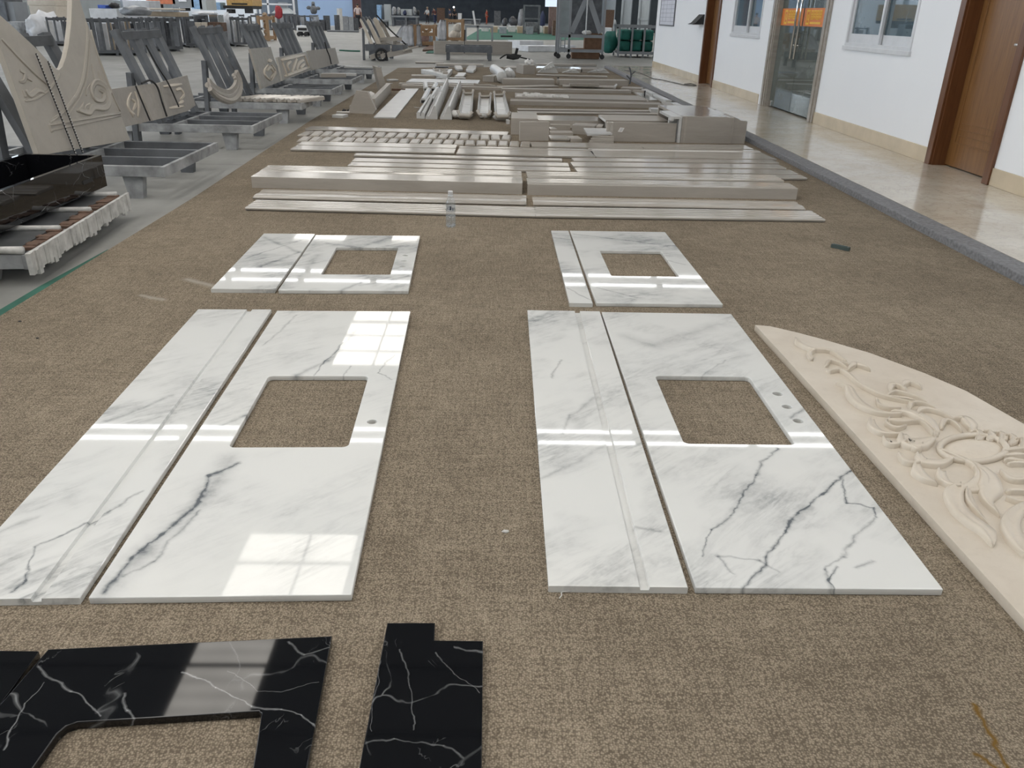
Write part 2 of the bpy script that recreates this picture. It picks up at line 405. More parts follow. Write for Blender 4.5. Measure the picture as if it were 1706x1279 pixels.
def mat_pane(name, tint, mixr=.12, haze=None, cap=1.0):
    """thin window pane: see-through with a mirror coat and an optional painted haze (colour, amount) that lightens it"""
    m, nt, bs = new_mat(name); nt.nodes.remove(bs)
    tr = nd(nt, 'ShaderNodeBsdfTransparent'); tr.inputs[0].default_value = tint + (1,); base = tr.outputs[0]
    if haze:
        df = nd(nt, 'ShaderNodeBsdfDiffuse'); v = ocoord(nt, False); n = noise(nt, v, 2.5, 5, .65)
        nt.links.new(mixc(nt, n, tuple(c*.8 for c in haze[0]), tuple(c*1.2 for c in haze[0])), df.inputs[0])
        md = nd(nt, 'ShaderNodeMixShader'); nt.links.new(mth(nt, 'MULTIPLY', mth(nt, 'ADD', n, .5), haze[1]), md.inputs[0])
        nt.links.new(base, md.inputs[1]); nt.links.new(df.outputs[0], md.inputs[2]); base = md.outputs[0]
    gl = nd(nt, 'ShaderNodeBsdfGlossy'); gl.inputs['Roughness'].default_value = .02; gl.inputs[0].default_value = (.9, .95, .97, 1)
    fr = nd(nt, 'ShaderNodeFresnel'); fr.inputs[0].default_value = 1.5
    mx = nd(nt, 'ShaderNodeMixShader'); nt.links.new(mth(nt, 'MINIMUM', mth(nt, 'ADD', fr.outputs[0], mixr, clamp=True), cap), mx.inputs[0])
    nt.links.new(base, mx.inputs[1]); nt.links.new(gl.outputs[0], mx.inputs[2])
    nt.links.new(mx.outputs[0], nt.nodes['Material Output'].inputs[0])
    return m

m_carpet = mat_carpet('brown_loop_carpet', (.138, .112, .082), (.50, .42, .318))
m_green = simple('green_carpet', (.035, .13, .095), .9, var=.25, scale=5)
m_conc = mat_concrete(); m_walk = mat_walk(); m_wall = mat_wall()
m_kerb = simple('grey_granite', (.20, .20, .21), .55, var=.35, scale=45, bmp=.15)
m_skirt = simple('beige_skirting', (.60, .50, .36), .25, var=.1, scale=3)
m_door = mat_wood('brown_door_wood', (.16, .072, .022), (.25, .122, .042), .32)
m_trimwood = mat_wood('brown_trim_wood', (.11, .042, .016), (.17, .072, .03), .3)
m_alu = simple('white_aluminium', (.72, .73, .75), .3, .2, var=.04)
m_aludark = simple('grey_aluminium', (.16, .165, .18), .4, .3, var=.1)
m_chrome = simple('chrome', (.75, .75, .76), .12, 1.0, var=.03)
m_handle = simple('brushed_handle', (.85, .84, .84), .3, .7, var=.03)
m_frame_stone = mat_stone('door_frame_stone', (.30, .27, .235), (.42, .385, .34), .2)
m_beige = mat_stone('cream_limestone', (.40, .368, .328), (.50, .468, .425), .11)
m_beige_matt = mat_stone('cream_limestone_honed', (.35, .32, .283), (.435, .403, .362), .4)
m_carved = mat_stone('cream_carved_stone', (.60, .53, .44), (.70, .635, .545), .3, False)
m_arch = mat_stone('cream_arch_stone', (.42, .385, .335), (.50, .462, .405), .3, False)
m_white_stone = mat_stone('white_stone', (.52, .52, .51), (.64, .64, .63), .26)
m_chips = simple('white_chips', (.85, .84, .82), .4, var=.05)
m_steel = simple('dusty_grey_steel', (.135, .145, .16), .55, .15, var=.3, scale=5, bmp=.1)
m_steel_pale = simple('dust_coated_steel', (.33, .34, .35), .7, .05, var=.4, scale=7, bmp=.1)
m_dark = simple('dark_rubber', (.02, .02, .022), .6, var=.1)
m_plaster = simple('white_plaster', (.55, .545, .53), .85, var=.25, scale=14, bmp=.35)
m_rust = simple('rusty_board', (.14, .085, .06), .75, var=.4, scale=16)
m_slate = simple('dark_slate_board', (.075, .078, .082), .35, var=.3, scale=8)
m_timber = mat_wood('raw_timber', (.30, .185, .10), (.45, .30, .18), .7)
m_wrap = simple('white_plastic_wrap', (.72, .74, .78), .35, var=.12, scale=4)
m_cardboard = simple('brown_cardboard', (.20, .115, .07), .8, var=.15)
m_backwall = simple('dark_back_wall', (.10, .11, .125), .7, var=.2, scale=1)
m_blue = simple('pale_blue_sheet', (.40, .55, .80), .6, var=.08, scale=.3)
m_panelgrey = simple('grey_wall_sheet', (.42, .45, .46), .5, var=.1, scale=1)
m_column = simple('grey_column_paint', (.27, .29, .31), .5, var=.1, scale=2)
m_darkcolumn = simple('dark_column_paint', (.04, .05, .06), .5, var=.1, scale=2)
m_roof = simple('roof_sheet', (.20, .21, .22), .6, var=.1, scale=1)
m_roofsteel = simple('roof_steel', (.10, .105, .11), .5, var=.1, scale=1)
m_sack = simple('green_sack', (.012, .13, .105), .7, var=.4, scale=3, bmp=.4)
m_black1 = None
# ------------------------------------------------------------------ the hall
FL = -0.008
def struct(o): o['kind'] = 'structure'; return o
struct(MB().box(-45, 14, -14, 140, -.3, FL).build('floor', m_conc))
WX, WZ, KX = 4.22, 0.05, 2.90           # wall face, walkway height, kerb face
struct(MB().box(KX+.16, 5.2, -3, 23.55, FL-.02, WZ).build('floor_walkway', m_walk))
struct(MB().box(KX, KX+.16, -3, 23.55, FL-.02, WZ, .006).build('trim_1', m_kerb))
# office wall with its openings
OPEN = [(6.95, 7.90, WZ, 2.15), (8.80, 10.51, 1.03, 2.35), (11.30, 13.30, WZ, 2.55), (14.05, 15.78, 1.05, 2.35), (16.80, 17.78, WZ, 2.15)]
wb = MB(); y = -3.0; WH = 3.3; TW = .22
for a, b, z0, z1 in OPEN:
    wb.box(WX, WX+TW, y, a, WZ, WH); wb.box(WX, WX+TW, a, b, z1, WH)
    if z0 > .5: wb.box(WX, WX+TW, a, b, WZ, z0)
    y = b
wb.box(WX, WX+TW, y, 23.5, WZ, WH); wb.box(WX+TW, 9.0, 23.3, 23.5, WZ, WH)
struct(wb.build('wall_right', m_wall))
sk = MB(); y = -3.0
for a, b in ((6.88, 7.97), (11.12, 13.65), (16.72, 17.87), (23.52, 23.52)):
    sk.box(WX-.012, WX, y, a, WZ, WZ+.145, .003); y = b
struct(sk.build('baseboard_right', m_skirt))
m_office = simple('office_wall_paint', (.35, .36, .36), .6, var=.05)
struct(MB().box(8.8, 9.0, -3, 23.3, WZ, WH).build('wall_office_back', m_office))
struct(MB().box(WX+TW, 9.0, -3, 23.3, WH, WH+.12).build('ceiling_office', m_office))
struct(MB().box(5.2, 9.0, -3, 23.3, FL-.02, WZ).build('floor_office', m_walk))

def timber_door(n, y0, y1, label_y):
    """flush door leaf set back in a brown casing, hung in the wall at y0..y1"""
    t = empty('door_%d' % n, (WX, (y0+y1)/2, WZ)); t['kind'] = 'structure'
    h = (y1-y0)/2
    c = MB()
    for s in (-1, 1):
        a, b = sorted((s*(h-.01), s*(h+.085)))
        c.box(-.028, 0.0, a, b, 0, 2.16, .005); a, b = sorted((s*(h-.03), s*h)); c.box(-.005, TW-.03, a, b, 0, 2.1)
    c.box(-.028, 0.0, -h-.085, h+.085, 2.09, 2.18, .005); c.box(-.005, TW-.03, -h, h, 2.07, 2.1)
    c.build('door_casing', m_trimwood, t)
    l = MB().box(.12, .16, -h+.03, h-.03, .012, 2.07)
    l.build('door_leaf', m_door, t)
    r = MB(); w0, w1 = -h+.15, h-.12
    for a, b, e, f in ((w0, w0+.006, .22, 1.95), (w1-.006, w1, .22, 1.95), (w0, w1, .22, .232), (w0, w1, 1.94, 1.95)): r.box(.113, .121, a, b, e, f, .002)
    for k in range(3): r.box(.1155, .121, w0+.03+.03*k, w1-.03, .29+.055*k, .297+.055*k)
    r.build('raised_moulding', m_door, t)
    k = MB(); k.lathe([(.026, 0), (.026, .008), (.012, .010), (.012, .04)], (0, 0, 0), 16)
    k.tube([(0, 0, .038), (0, .04, .042), (0, .09, .036), (0, .125, .042)], [.013, .015, .013, .011], 8)
    hn = k.build('door_handle', m_handle, t, smooth=True)
    hn.location = (.12, -h+.09, 1.10); hn.rotation_euler = (0, -math.pi/2, 0)
    return t
timber_door(3, 6.95, 7.90, 0)
timber_door(1, 16.80, 17.78, 0)
m_pane = mat_pane('window_pane', (.42, .5, .52), .10, ((.20, .28, .33), .5))  # painted haze stands in for a lighter room behind, door pane too
m_pane_door = mat_pane('door_pane', (.40, .47, .45), .05, ((.19, .215, .20), .6))
def slider(n, y0, y1, z0, z1):
    t = empty('window_%d' % n, (WX, (y0+y1)/2, z0)); t['kind'] = 'structure'
    h = (y1-y0)/2; H = z1-z0
    f = MB().box(-.012, .09, -h, h, 0, .035).box(-.012, .09, -h, h, H-.035, H)
    for s in (-1, 1):
        a, b = sorted((s*h, s*(h-.04))); f.box(-.012, .09, a, b, .035, H-.035)
    f.build('window_frame', m_alu, t)
    MB().box(-.03, 0, -h-.02, h+.02, -.045, 0, .004).build('window_sill', m_alu, t)
    for i, (a, b, x) in enumerate(((-h+.04, .03, .05), (-.03, h-.04, .012))):
        s = MB().box(x, x+.03, a, b, .035, .135).box(x, x+.03, a, b, H-.10, H-.035)
        s.box(x, x+.03, a, a+.045, .135, H-.10).box(x, x+.03, b-.045, b, .135, H-.10)
        sh = s.build('sash', m_alu, t)
        MB().box(x+.013, x+.017, a+.045, b-.045, .135, H-.10).build('pane', m_pane, sh)
        MB().box(x+.0305, x+.036, a+.002, a+.044, .135, H-.10).box(x+.0305, x+.036, b-.044, b-.002, .135, H-.10).build('rubber_seal', m_aludark, sh)
    return t
slider(2, 8.80, 10.51, 1.03, 2.35)
slider(1, 14.05, 15.78, 1.05, 2.35)
# glass double door
t = empty('door_2', (WX, 12.30, WZ)); t['kind'] = 'structure'
c = MB()
for a, b in ((-1.18, -1.0), (1.0, 1.18)):
    c.box(-.03, .0, a, b, 0, 2.62, .008); c.box(-.045, -.02, a+.05, b-.05, 0, 2.62, .006)
    a2, b2 = (-1.0, -.97) if a < 0 else (.97, 1.0); c.box(-.01, TW, a2, b2, 0, 2.5)
c.box(-.03, 0, -1.18, 1.18, 2.50, 2.66, .008); c.build('door_frame', m_frame_stone, t)
m_orange = simple('orange_film', (.72, .20, .03), .4, var=.05); m_yellow = simple('yellow_film', (.85, .50, .03), .4, var=.05)
for i, (a, b) in enumerate(((-.965, -.006), (.006, .965))):
    lf = MB().box(.06, .072, a, b, .02, 2.48).build('glass_leaf', m_pane_door, t)
    sg = MB().box(.054, .058, a+.02, b-.02, 1.17, 1.40).build('door_sign', m_orange, lf)
    g = MB(); c0 = a + (.84 if i == 0 else .80)
    def glyph(c, w, rects):
        for y0, y1, z0, z1 in rects: g.box(.051, .055, c-w*y1, c-w*y0, 1.19+.19*z0, 1.19+.19*z1)
    glyph(c0, .13, ((0, .16, 0, 1), (.84, 1, 0, 1), (.16, .84, .86, 1), (.16, .84, 0, .14), (.4, .6, .3, .7), (.5, .84, .3, .42)))
    for q in range(4):
        cc = c0 - .17 - q*.105
        glyph(cc, .09, ((0, 1, .88, .97), (.1, .9, .66, .74), (0, .14, .36, .88), (.45, .58, .36, .97), (.86, 1, .36, .88), (.15, .85, .5, .57), (0, 1, .34, .42))[: 7 - (q % 2)])
    glyph(c0 - .17, .40, ((0, 1, .06, .20),))
    g.build('sign_lettering', m_yellow, sg)
    s = -1 if i else 1
    yh = (b - .075) if i == 0 else (a + .075)
    hb = MB().tube([(-.02, yh, .74), (-.02, yh, 2.0)], .016, 12)
    for z in (.92, 1.82): hb.tube([(-.02, yh, z), (.06, yh, z)], .011, 10)
    hb.build('pull_handle', m_chrome, lf, smooth=True)
    MB().box(.045, .088, b-.13 if i else a+.0, b if i else a+.13, .012, .095, .004).build('hinge_clamp', m_chrome, lf)
# things on the wall
t = empty('notice_board', (WX, 22.0, 1.12), 0, 'white notice sheet with ruled rows hung on white wall near the far corner', 'notice board')
MB().box(-.02, 0, -.9, .9, 0, 1.3).build('sheet', simple('notice_paper', (.66, .67, .74), .5, var=.05), t)
f = MB().box(-.028, -.0, -.93, -.9, -.03, 1.33).box(-.028, 0, .9, .93, -.03, 1.33).box(-.028, 0, -.9, .9, -.03, 0).box(-.028, 0, -.9, .9, 1.3, 1.33)
f.build('board_frame', m_aludark, t)
g = MB()
for k in range(13): g.box(-.0225, -.0195, -.86, .86, .07+.095*k, .078+.095*k)
for k in (-.5, .1, .55): g.box(-.0225, -.0195, k, k+.008, .07, 1.21)
g.build('ruled_lines', simple('print_grey', (.32, .33, .38), .6), t)
t = empty('wall_box', (WX, 18.25, 1.17), 0, 'small black wedge-shaped box fixed to wall beside the farther wooden door', 'wall box')
MB().prism([(0, 0), (-.24, 0), (-.17, .03), (-.02, .19), (0, .19)], -.22, .22, 'y').build('housing', m_dark, t)
MB().box(-.235, -.01, -.225, .225, -.012, 0).build('base_lip', m_alu, t)

# roof and light: translucent sheets in a steel roof, some added as fill light; open long side on the left
RH = 9.0
STRIPX = [(-5.2, -3.87), (-14.2, -12.1), (-23.2, -21.1)]  # first strip matches the slab reflections; outer two added for light
NEAR_FILL = [(-9.5, -7.2), (-5.2, -2.9), (-1.0, 0.6), (6.2, 8.5)]     # unseen rows of sheets added to light the near bay
SIDE_FILL = [(10.2, 12.6)]  # unseen side row, added to lift the light along the hall
FAR_FILL = [(-10, -7.5), (-18.5, -16), (-1.5, 1), (3.5, 6)]  # extra sheets added to brighten the far hall
STRIPB = (-3.92, -2.9)                # a second, shorter sheet beside the first
STRIPY = [(-6.2, .4), (1.0, 6.6), (8.4, 12.1), (12.1, 14.3), (23.4, 29.3), (38.4, 44.3), (53.4, 59.3), (68.4, 74.3), (83.4, 89.3), (98.4, 104.3)]
BANDY = [(18.38, 18.58), (19.0, 19.2), (32.0, 32.25), (33.3, 33.6), (47.9, 48.3), (48.9, 49.3), (62.9, 63.3), (78, 78.4)]
rf = MB(); skn = MB(); m_sky = mat_emit('translucent_roof_sheet', (1.0, .95, .87), SKYLIGHT*.74, .33); m_sky_fill = mat_emit('added_fill_sheet', (1.0, .97, .92), SKYLIGHT*.90, .33); m_slit = mat_emit('roof_slit_daylight', (1.0, 1.0, 1.0), 9.0)  # near material serves the added fill sheets
ys = sorted(set([-14, 140] + [a for p in STRIPY + BANDY for a in p])); sk = MB(); sl = MB()
for a, b in zip(ys, ys[1:]):
    if any(p[0] <= a and b <= p[1] for p in BANDY):
        x = -32.0
        while x < 13.9:
            sl.box(x, x+2.75, a, b, RH+.02, RH+.06); rf.box(x+2.75, x+3.0, a, b, RH, RH+.08); x += 3.0
        continue
    holes = STRIPX if any(p[0] <= a and b <= p[1] for p in STRIPY) else []
    if holes and a > 12.0: holes = holes + [STRIPB]
    if holes and a < 6.7: holes = NEAR_FILL + STRIPX[1:]
    if holes and a > 36: holes = holes + (FAR_FILL if a > 52 else FAR_FILL[:2])
    if holes: holes = holes + SIDE_FILL
    x = -32.0
    for p in sorted(holes):
        rf.box(x, p[0], a, b, RH, RH+.08); (skn if a < 6.7 or abs(p[0]) > 9.6 else sk).box(p[0], p[1], a, b, RH+.02, RH+.06); x = p[1]
    rf.box(x, 14, a, b, RH, RH+.08)
struct(rf.build('ceiling', m_roof)); struct(sk.build('ceiling_skylight_and_fill', m_sky)); struct(skn.build('ceiling_skylight_and_fill', m_sky_fill)); struct(sl.build('ceiling_slit', m_slit))  # first sheet mesh mixes roof strips and far fill; second is fill only
pl = MB()
for k in range(110):
    yp = -13.4+1.4*k
    if not any(p[0]-.5 < yp < p[1]+.15 for p in BANDY): pl.box(-32, 14, yp, yp+.05, RH-.07, RH-.02)
struct(pl.build('ceiling_purlins', m_roofsteel))
tr = MB()
for k in range(20):
    yy = -10 + 7.5*k - .55; tr.box(-32, 14, yy-.05, yy+.05, RH-.13, RH-.075); 
struct(tr.build('ceiling_trusses', m_roofsteel))
struct(MB().box(-45, 14, 135, 135.3, FL, 5.5).build('wall_back', m_backwall))
struct(MB().box(-32, 14, -14.2, -14, FL, RH).build('wall_front_added', m_panelgrey))  # unseen end wall, added to keep daylight off the front faces
struct(MB().box(13.8, 14, -14, 140, FL, RH).build('wall_side', m_panelgrey))

# ------------------------------------------------------------------ carpets
def carpet_poly(name, pts, mat, label, cat, z0, z1, grp=None):
    b = MB(); b.prism([(p[0], p[1]) for p in pts], z0, z1, 'z'); return tag(b.build(name, mat), label, cat, grp)
carpet_poly('brown_carpet', [(-2.25, -.6), (2.899, -.6), (2.899, 23.2), (1.2, 23.3), (-2.52, 21.5), (-2.46, 17), (-2.40, 10.6), (-2.27, 6), (-2.26, 3.9)], m_carpet,
            'long brown loop-pile carpet under all the laid-out stone', 'carpet', -.0075, 0.0)
carpet_poly('green_underlay', [(-2.33, -.6), (-2.252, -.6), (-2.262, 3.9), (-2.266, 4.6), (-2.275, 4.6), (-2.31, 3.9)], m_green,
            'thin green felt edge showing along left side of brown carpet', 'carpet', -.0078, -.003)
ga = [G(x, y) for x, y in ((770, 66), (1000, 66.5), (1003, 51), (800, 48.5))]
carpet_poly('green_carpet', [(p.x, p.y) for p in ga], m_green, 'wide green carpet strip across the far hall floor', 'carpet', -.0075, .004)
gb = [G(x, y) for x, y in ((1008, 67), (1030, 67), (1028, 62), (1008, 62))]
carpet_poly('green_carpet', [(p.x, p.y) for p in gb], m_green, 'short end of green carpet seen beside the green sack cage', 'carpet', -.0075, .004)
tb = MB(); pts = [G(x, y, 0) for x, y in ((566, 84.5), (585, 85.6), (600, 86))]
tb.tube([p + V((0, 0, .01)) for p in pts], .03, 6); tag(tb.build('green_hose', m_green), 'short green hose end lying on pale floor left of loaded cart', 'hose')

# ------------------------------------------------------------------ white marble vanity tops
def fit(c):
    """best rectangle through four corners far-left, far-right, near-right, near-left: origin near-left, turn, width, depth"""
    ey = ((c[0]-c[3]) + (c[1]-c[2])).normalized(); ex = V((ey.y, -ey.x, 0)); w = ((c[1]-c[0]).dot(ex) + (c[2]-c[3]).dot(ex))/2; d = ((c[0]-c[3]).length + (c[1]-c[2]).length)/2
    return (c[0]+c[1]+c[2]+c[3])/4 - ex*w/2 - ey*d/2, math.atan2(ex.y, ex.x), w, d
def slab_from_px(name, label, px4, ztop, mat_fn, hole=None, taps=(), veins=(), bev=.0022, rad=.02, group=None, cat='countertop', outline=None):
    """px4: top corners far-left, far-right, near-right, near-left; origin at near-left"""
    c = [G(x, y, ztop) for x, y in px4]; o, rz, w, d = fit(c); cs, sn = math.cos(-rz), math.sin(-rz)
    def loc(p): d = p-o; return (d.x*cs - d.y*sn, d.x*sn + d.y*cs)
    def lp(x, y): return loc(G(x, y, ztop))
    out = outline(lp) if outline else rounded(0, 0, w, d, .003, 2)
    loops = [out]
    if hole:
        h = [lp(*q) for q in hole]; xs = sorted(q[0] for q in h); ys_ = sorted(q[1] for q in h)
        loops.append(rounded((xs[0]+xs[1])/2, (ys_[0]+ys_[1])/2, (xs[2]+xs[3])/2, (ys_[2]+ys_[3])/2, rad))
    for q in taps:
        u, v = lp(*q[:2]); loops.append(ellipse(u, v, q[2], q[2], 20))
    vs = [(lp(*a), lp(*b), w_, s_) for a, b, w_, s_ in veins]
    ob = plate(name, loops, ztop-.0005, mat_fn(vs), None, bev, None, o, rz)
    return tag(ob, label, cat, group)
VG = 'white veined marble vanity tops'
def vp(pts, w, s):
    """polyline of vein in the photograph, broken into its segments"""
    return [(pts[i], pts[i+1], w*(1-.25*(i % 2)), s) for i in range(len(pts)-1)]
slab_from_px('vanity_top', 'near right white marble vanity top with three tap holes and dark branching veins', [(1002, 520), (1218, 522), (1571, 981), (1160, 979)], .02,
    lambda v: mat_white_marble('marble_near_right', v, .30, 1.3, -40, .8), [(1094, 626), (1250, 627), (1323, 741), (1137, 738)],
    [(1295.5, 655.5, .0175), (1311, 677, .0175), (1329.5, 700.5, .0175)],
    vp([(1418, 782), (1370, 822), (1330, 852), (1308, 885), (1280, 928), (1235, 980)], .012, .95) + vp([(1418, 782), (1375, 815), (1310, 880)], .035, .2)
    + vp([(1405, 800), (1408, 838), (1455, 846), (1458, 860)], .009, .85) + vp([(1290, 745), (1260, 790), (1215, 858), (1188, 882), (1170, 925)], .010, .72)
    + vp([(1290, 745), (1215, 860)], .04, .1) + vp([(1455, 862), (1400, 925), (1375, 950), (1392, 985)], .012, .55) + vp([(1395, 945), (1385, 968), (1397, 985)], .008, .95)
    + vp([(1360, 670), (1320, 695)], .016, .6) + vp([(1448, 930), (1425, 945)], .012, .6) + vp([(1240, 590), (1100, 665)], .05, .14)
    + vp([(1200, 540), (1090, 575), (1040, 560)], .09, .28) + vp([(1210, 600), (1130, 650)], .01, .4) + vp([(1220, 955), (1195, 925), (1262, 930), (1295, 950)], .01, .5), group=VG)
slab_from_px('vanity_top', 'near left white marble vanity top with one tap hole and long grey vein', [(460.5, 517), (685, 518.5), (583, 992), (150, 994)], .02,
    lambda v: mat_white_marble('marble_near_left', v, .10, 4.1, -40, .5), [(446, 627), (614, 625), (580, 744), (382, 745)], [(620, 702, .0165)],
    vp([(398, 770), (350, 790), (330, 835), (270, 890), (220, 930), (170, 985)], .016, .85) + vp([(380, 765), (345, 820), (240, 920), (165, 992)], .075, .42)
    + vp([(330, 850), (255, 935), (200, 960)], .012, .5) + vp([(600, 545), (545, 600), (490, 625), (410, 690), (365, 710)], .03, .4) + vp([(570, 570), (540, 600), (520, 625)], .01, .75)
    + vp([(495, 525), (440, 575)], .012, .4) + vp([(660, 590), (630, 620), (655, 632)], .008, .6) + vp([(585, 610), (560, 640)], .008, .5), group=VG)
slab_from_px('vanity_top', 'far left white marble vanity top with three tap holes behind the long near slabs', [(527, 390.5), (699.5, 393.5), (680.5, 484), (463, 483)], .02,
    lambda v: mat_white_marble('marble_far_left', v, .7, 7.7), [(560, 412.5), (661, 411.5), (653, 457), (535, 457)],
    [(675.5, 425, .015), (673, 434, .015), (671, 443, .015)],
    vp([(650, 395), (600, 412), (545, 405)], .06, .4) + vp([(640, 412), (590, 413)], .016, .75) + vp([(600, 470), (560, 490)], .03, .5) + vp([(530, 425), (500, 460)], .05, .35) + vp([(680, 460), (600, 475)], .03, .4), rad=.008, group=VG)
slab_from_px('vanity_top', 'far right white marble vanity top with cutout and no tap holes', [(950, 384.5), (1107, 386), (1205, 506), (993, 505)], .02,
    lambda v: mat_white_marble('marble_far_right', v, .5, 2.2, -8), [(1000, 417.5), (1101, 418), (1131, 460.5), (1018, 459.5)], (),
    vp([(955, 390), (1040, 400), (1125, 410)], .014, .5) + vp([(990, 478), (1060, 495)], .012, .5) + vp([(1000, 470), (1170, 476)], .02, .35) + vp([(1075, 425), (1140, 440)], .014, .4)
    + vp([(960, 395), (1080, 400)], .12, .25), rad=.008, group=VG)
def grooved(name, label, px4, ztop, gx, mat_fn, veins=(), group='white marble side strips'):
    c = [G(x, y, ztop) for x, y in px4]; o, rz, w, d = fit(c); cs, sn = math.cos(-rz), math.sin(-rz)
    def loc(p): d = p-o; return (d.x*cs - d.y*sn, d.x*sn + d.y*cs)
    e = .002
    pr = [(e, -ztop+.0005), (0, -ztop+.003), (0, -e), (e, 0)]
    if gx:
        u = loc(G(gx[0], gx[1], ztop))[0]
        pr += [(u-.013, 0), (u-.0105, -.010), (u+.0105, -.010), (u+.013, 0)]
    pr += [(w-e, 0), (w, -e), (w, -ztop+.003), (w-e, -ztop+.0005)]
    vs = [(loc(G(*a, ztop)), loc(G(*b, ztop)), w_, s_) for a, b, w_, s_ in veins]
    b = MB(); b.prism(pr, 0, d, 'y'); ob = b.build(name, mat_fn(vs), None, o, rz=rz)
    return tag(ob, label, 'stone strip', group)
grooved('marble_strip', 'near left white marble strip with a shallow groove along its length', [(328, 515), (453.5, 515.5), (128, 998), (-107, 997)], .02, (415, 516),
    lambda v: mat_white_marble('marble_strip_near_left', v, .3, 5.5), vp([(180, 850), (60, 912), (40, 965), (20, 985)], .010, .8) + vp([(290, 660), (180, 700)], .02, .4) + vp([(240, 815), (150, 870)], .012, .6) + vp([(60, 860), (-40, 905)], .02, .35))
grooved('marble_strip', 'near right white marble strip with a shallow groove along its length', [(878, 517), (1000, 518), (1145, 977), (915, 977)], .02, (962, 518),
    lambda v: mat_white_marble('marble_strip_near_right', v, .4, 9.3), vp([(1000, 660), (950, 690), (935, 725)], .02, .35) + vp([(1010, 740), (900, 800)], .02, .3) + vp([(935, 600), (920, 630)], .01, .5) + vp([(1055, 880), (1100, 885)], .012, .5))
grooved('marble_strip', 'wide plain white marble strip beside far left vanity top', [(440, 389), (524, 389.5), (459, 482), (350, 481)], .02, None,
    lambda v: mat_white_marble('marble_strip_far_left', v, .7, 3.3), vp([(440, 395), (500, 420), (430, 445)], .04, .4) + vp([(500, 400), (410, 430)], .015, .45))
grooved('marble_strip', 'narrow plain white marble strip beside far right vanity top', [(918, 384), (947.5, 384.5), (987.5, 505), (949, 505)], .02, None,
    lambda v: mat_white_marble('marble_strip_far_right', v, .5, 6.1, -8), vp([(945, 480), (985, 500)], .01, .6) + vp([(920, 395), (950, 400)], .03, .3))

# ------------------------------------------------------------------ black marble pieces in front
BG = 'black veined marble pieces'
slab_from_px('black_cutout_slab', 'black marble slab with large cutout lying in front of the white slabs', [(80, 1081), (553, 1059), (505, 1330), (-138, 1330)], .02,
    lambda v: mat_black_marble('black_marble_cutout', v, 1.0), None, (),
    vp([(62, 1112), (120, 1150), (170, 1190)], .007, .8) + vp([(300, 1122), (360, 1145), (420, 1175), (470, 1178), (500, 1190), (530, 1215)], .006, .9) + vp([(210, 1150), (215, 1185), (240, 1208)], .006, .8)
    + vp([(480, 1070), (510, 1092), (550, 1080)], .006, .6) + vp([(380, 1120), (430, 1150), (530, 1135)], .003, .6) + vp([(5, 1250), (40, 1170), (72, 1135)], .004, .9), group=BG,
    outline=lambda lp: [lp(80, 1081), lp(553, 1059), lp(500, 1345), lp(410, 1345), lp(436, 1188), lp(431, 1184), lp(128, 1203), lp(110, 1209), lp(95, 1222), lp(8, 1345), lp(-150, 1345)][::-1])
slab_from_px('black_side_slab', 'black marble slab cut off by the left edge of the photo beside the cutout slab', [(-60, 1085), (63, 1081), (-110, 1330), (-280, 1330)], .02,
    lambda v: mat_black_marble('black_marble_side', v, 5.0), None, (), (), group=BG)
slab_from_px('black_notched_slab', 'narrow black marble slab with a stepped notch at its far right corner', [(645, 1037), (805, 1037), (802, 1330), (590, 1330)], .02,
    lambda v: mat_black_marble('black_marble_notched', v, 8.4), None, (),
    vp([(725, 1085), (760, 1120), (800, 1150)], .004, .5) + vp([(670, 1080), (682, 1140), (690, 1215)], .004, .6) + vp([(760, 1073), (805, 1085)], .006, .6) + vp([(610, 1240), (660, 1232), (740, 1245), (770, 1265)], .005, .5)
    + vp([(634, 1100), (625, 1160), (618, 1220)], .003, .5), group=BG,
    outline=lambda lp: [lp(645, 1037), lp(725, 1037), lp(723.5, 1066), lp(805, 1067), lp(802, 1340), lp(586, 1340)][::-1])

# ------------------------------------------------------------------ carved pediment on the right
ZP = .03
o = G(1258, 541, ZP); e = G(1706, 1030, ZP); dx = (e-o).normalized(); ang = math.atan2(dx.y, dx.x)
nx = V((-dx.y, dx.x, 0))
def LP(x, y, z=ZP): d = G(x, y, z)-o; return (d.dot(dx), d.dot(nx))
arc = [LP(x, y) for x, y in ((1258, 541), (1283, 543), (1328, 553.5), (1373.6, 565.6), (1449.6, 587.6), (1540, 621), (1610, 651), (1706, 705.8))]
mid = LP(1640, 760)[0] + .0
apex = max(a[1] for a in arc) + .03
full = list(arc) + [(mid+.32, apex+.02)] + [(2*mid+.64-a[0], a[1]) for a in arc[::-1]]
rot = Matrix((( dx.x, nx.x, 0, 0), (dx.y, nx.y, 0, 0), (0, 0, 1, 0), (0, 0, 0, 1)))
ped = empty('carved_pediment', (o.x, o.y, 0), 0, 'large cream stone pediment with carved flower relief lying right of the white slabs', 'carved panel')
pl_ = plate('pediment_panel', [full if (full[1][0]*full[3][1]-full[1][1]*full[3][0]) > 0 else full[::-1]], ZP-.0005, m_carved, ped, .0015, rot, (0, 0, ZP))
def K(cx, cy): return G(1230+cx/2.3677, 520+cy/2.3677, ZP+.004) - V((o.x, o.y, 0)) - V((0, 0, .004))
UPV = V((0, 0, 1))
rel = MB()
def st(pts, w, h=.021): rel.stroke([K(*p) for p in pts], [x*1.05 for x in w], h, UPV)
L1, L2, LT = (.004, .02, .016, .002), (.003, .03, .034, .012, .002), (.002, .016, .018, .014, .002)
st([(228, 100), (240, 128), (290, 150), (340, 156), (392, 165)], L2); st([(288, 190), (280, 165), (312, 152), (360, 158), (400, 180), (428, 196)], (.016, .022, .014, .012, .004))
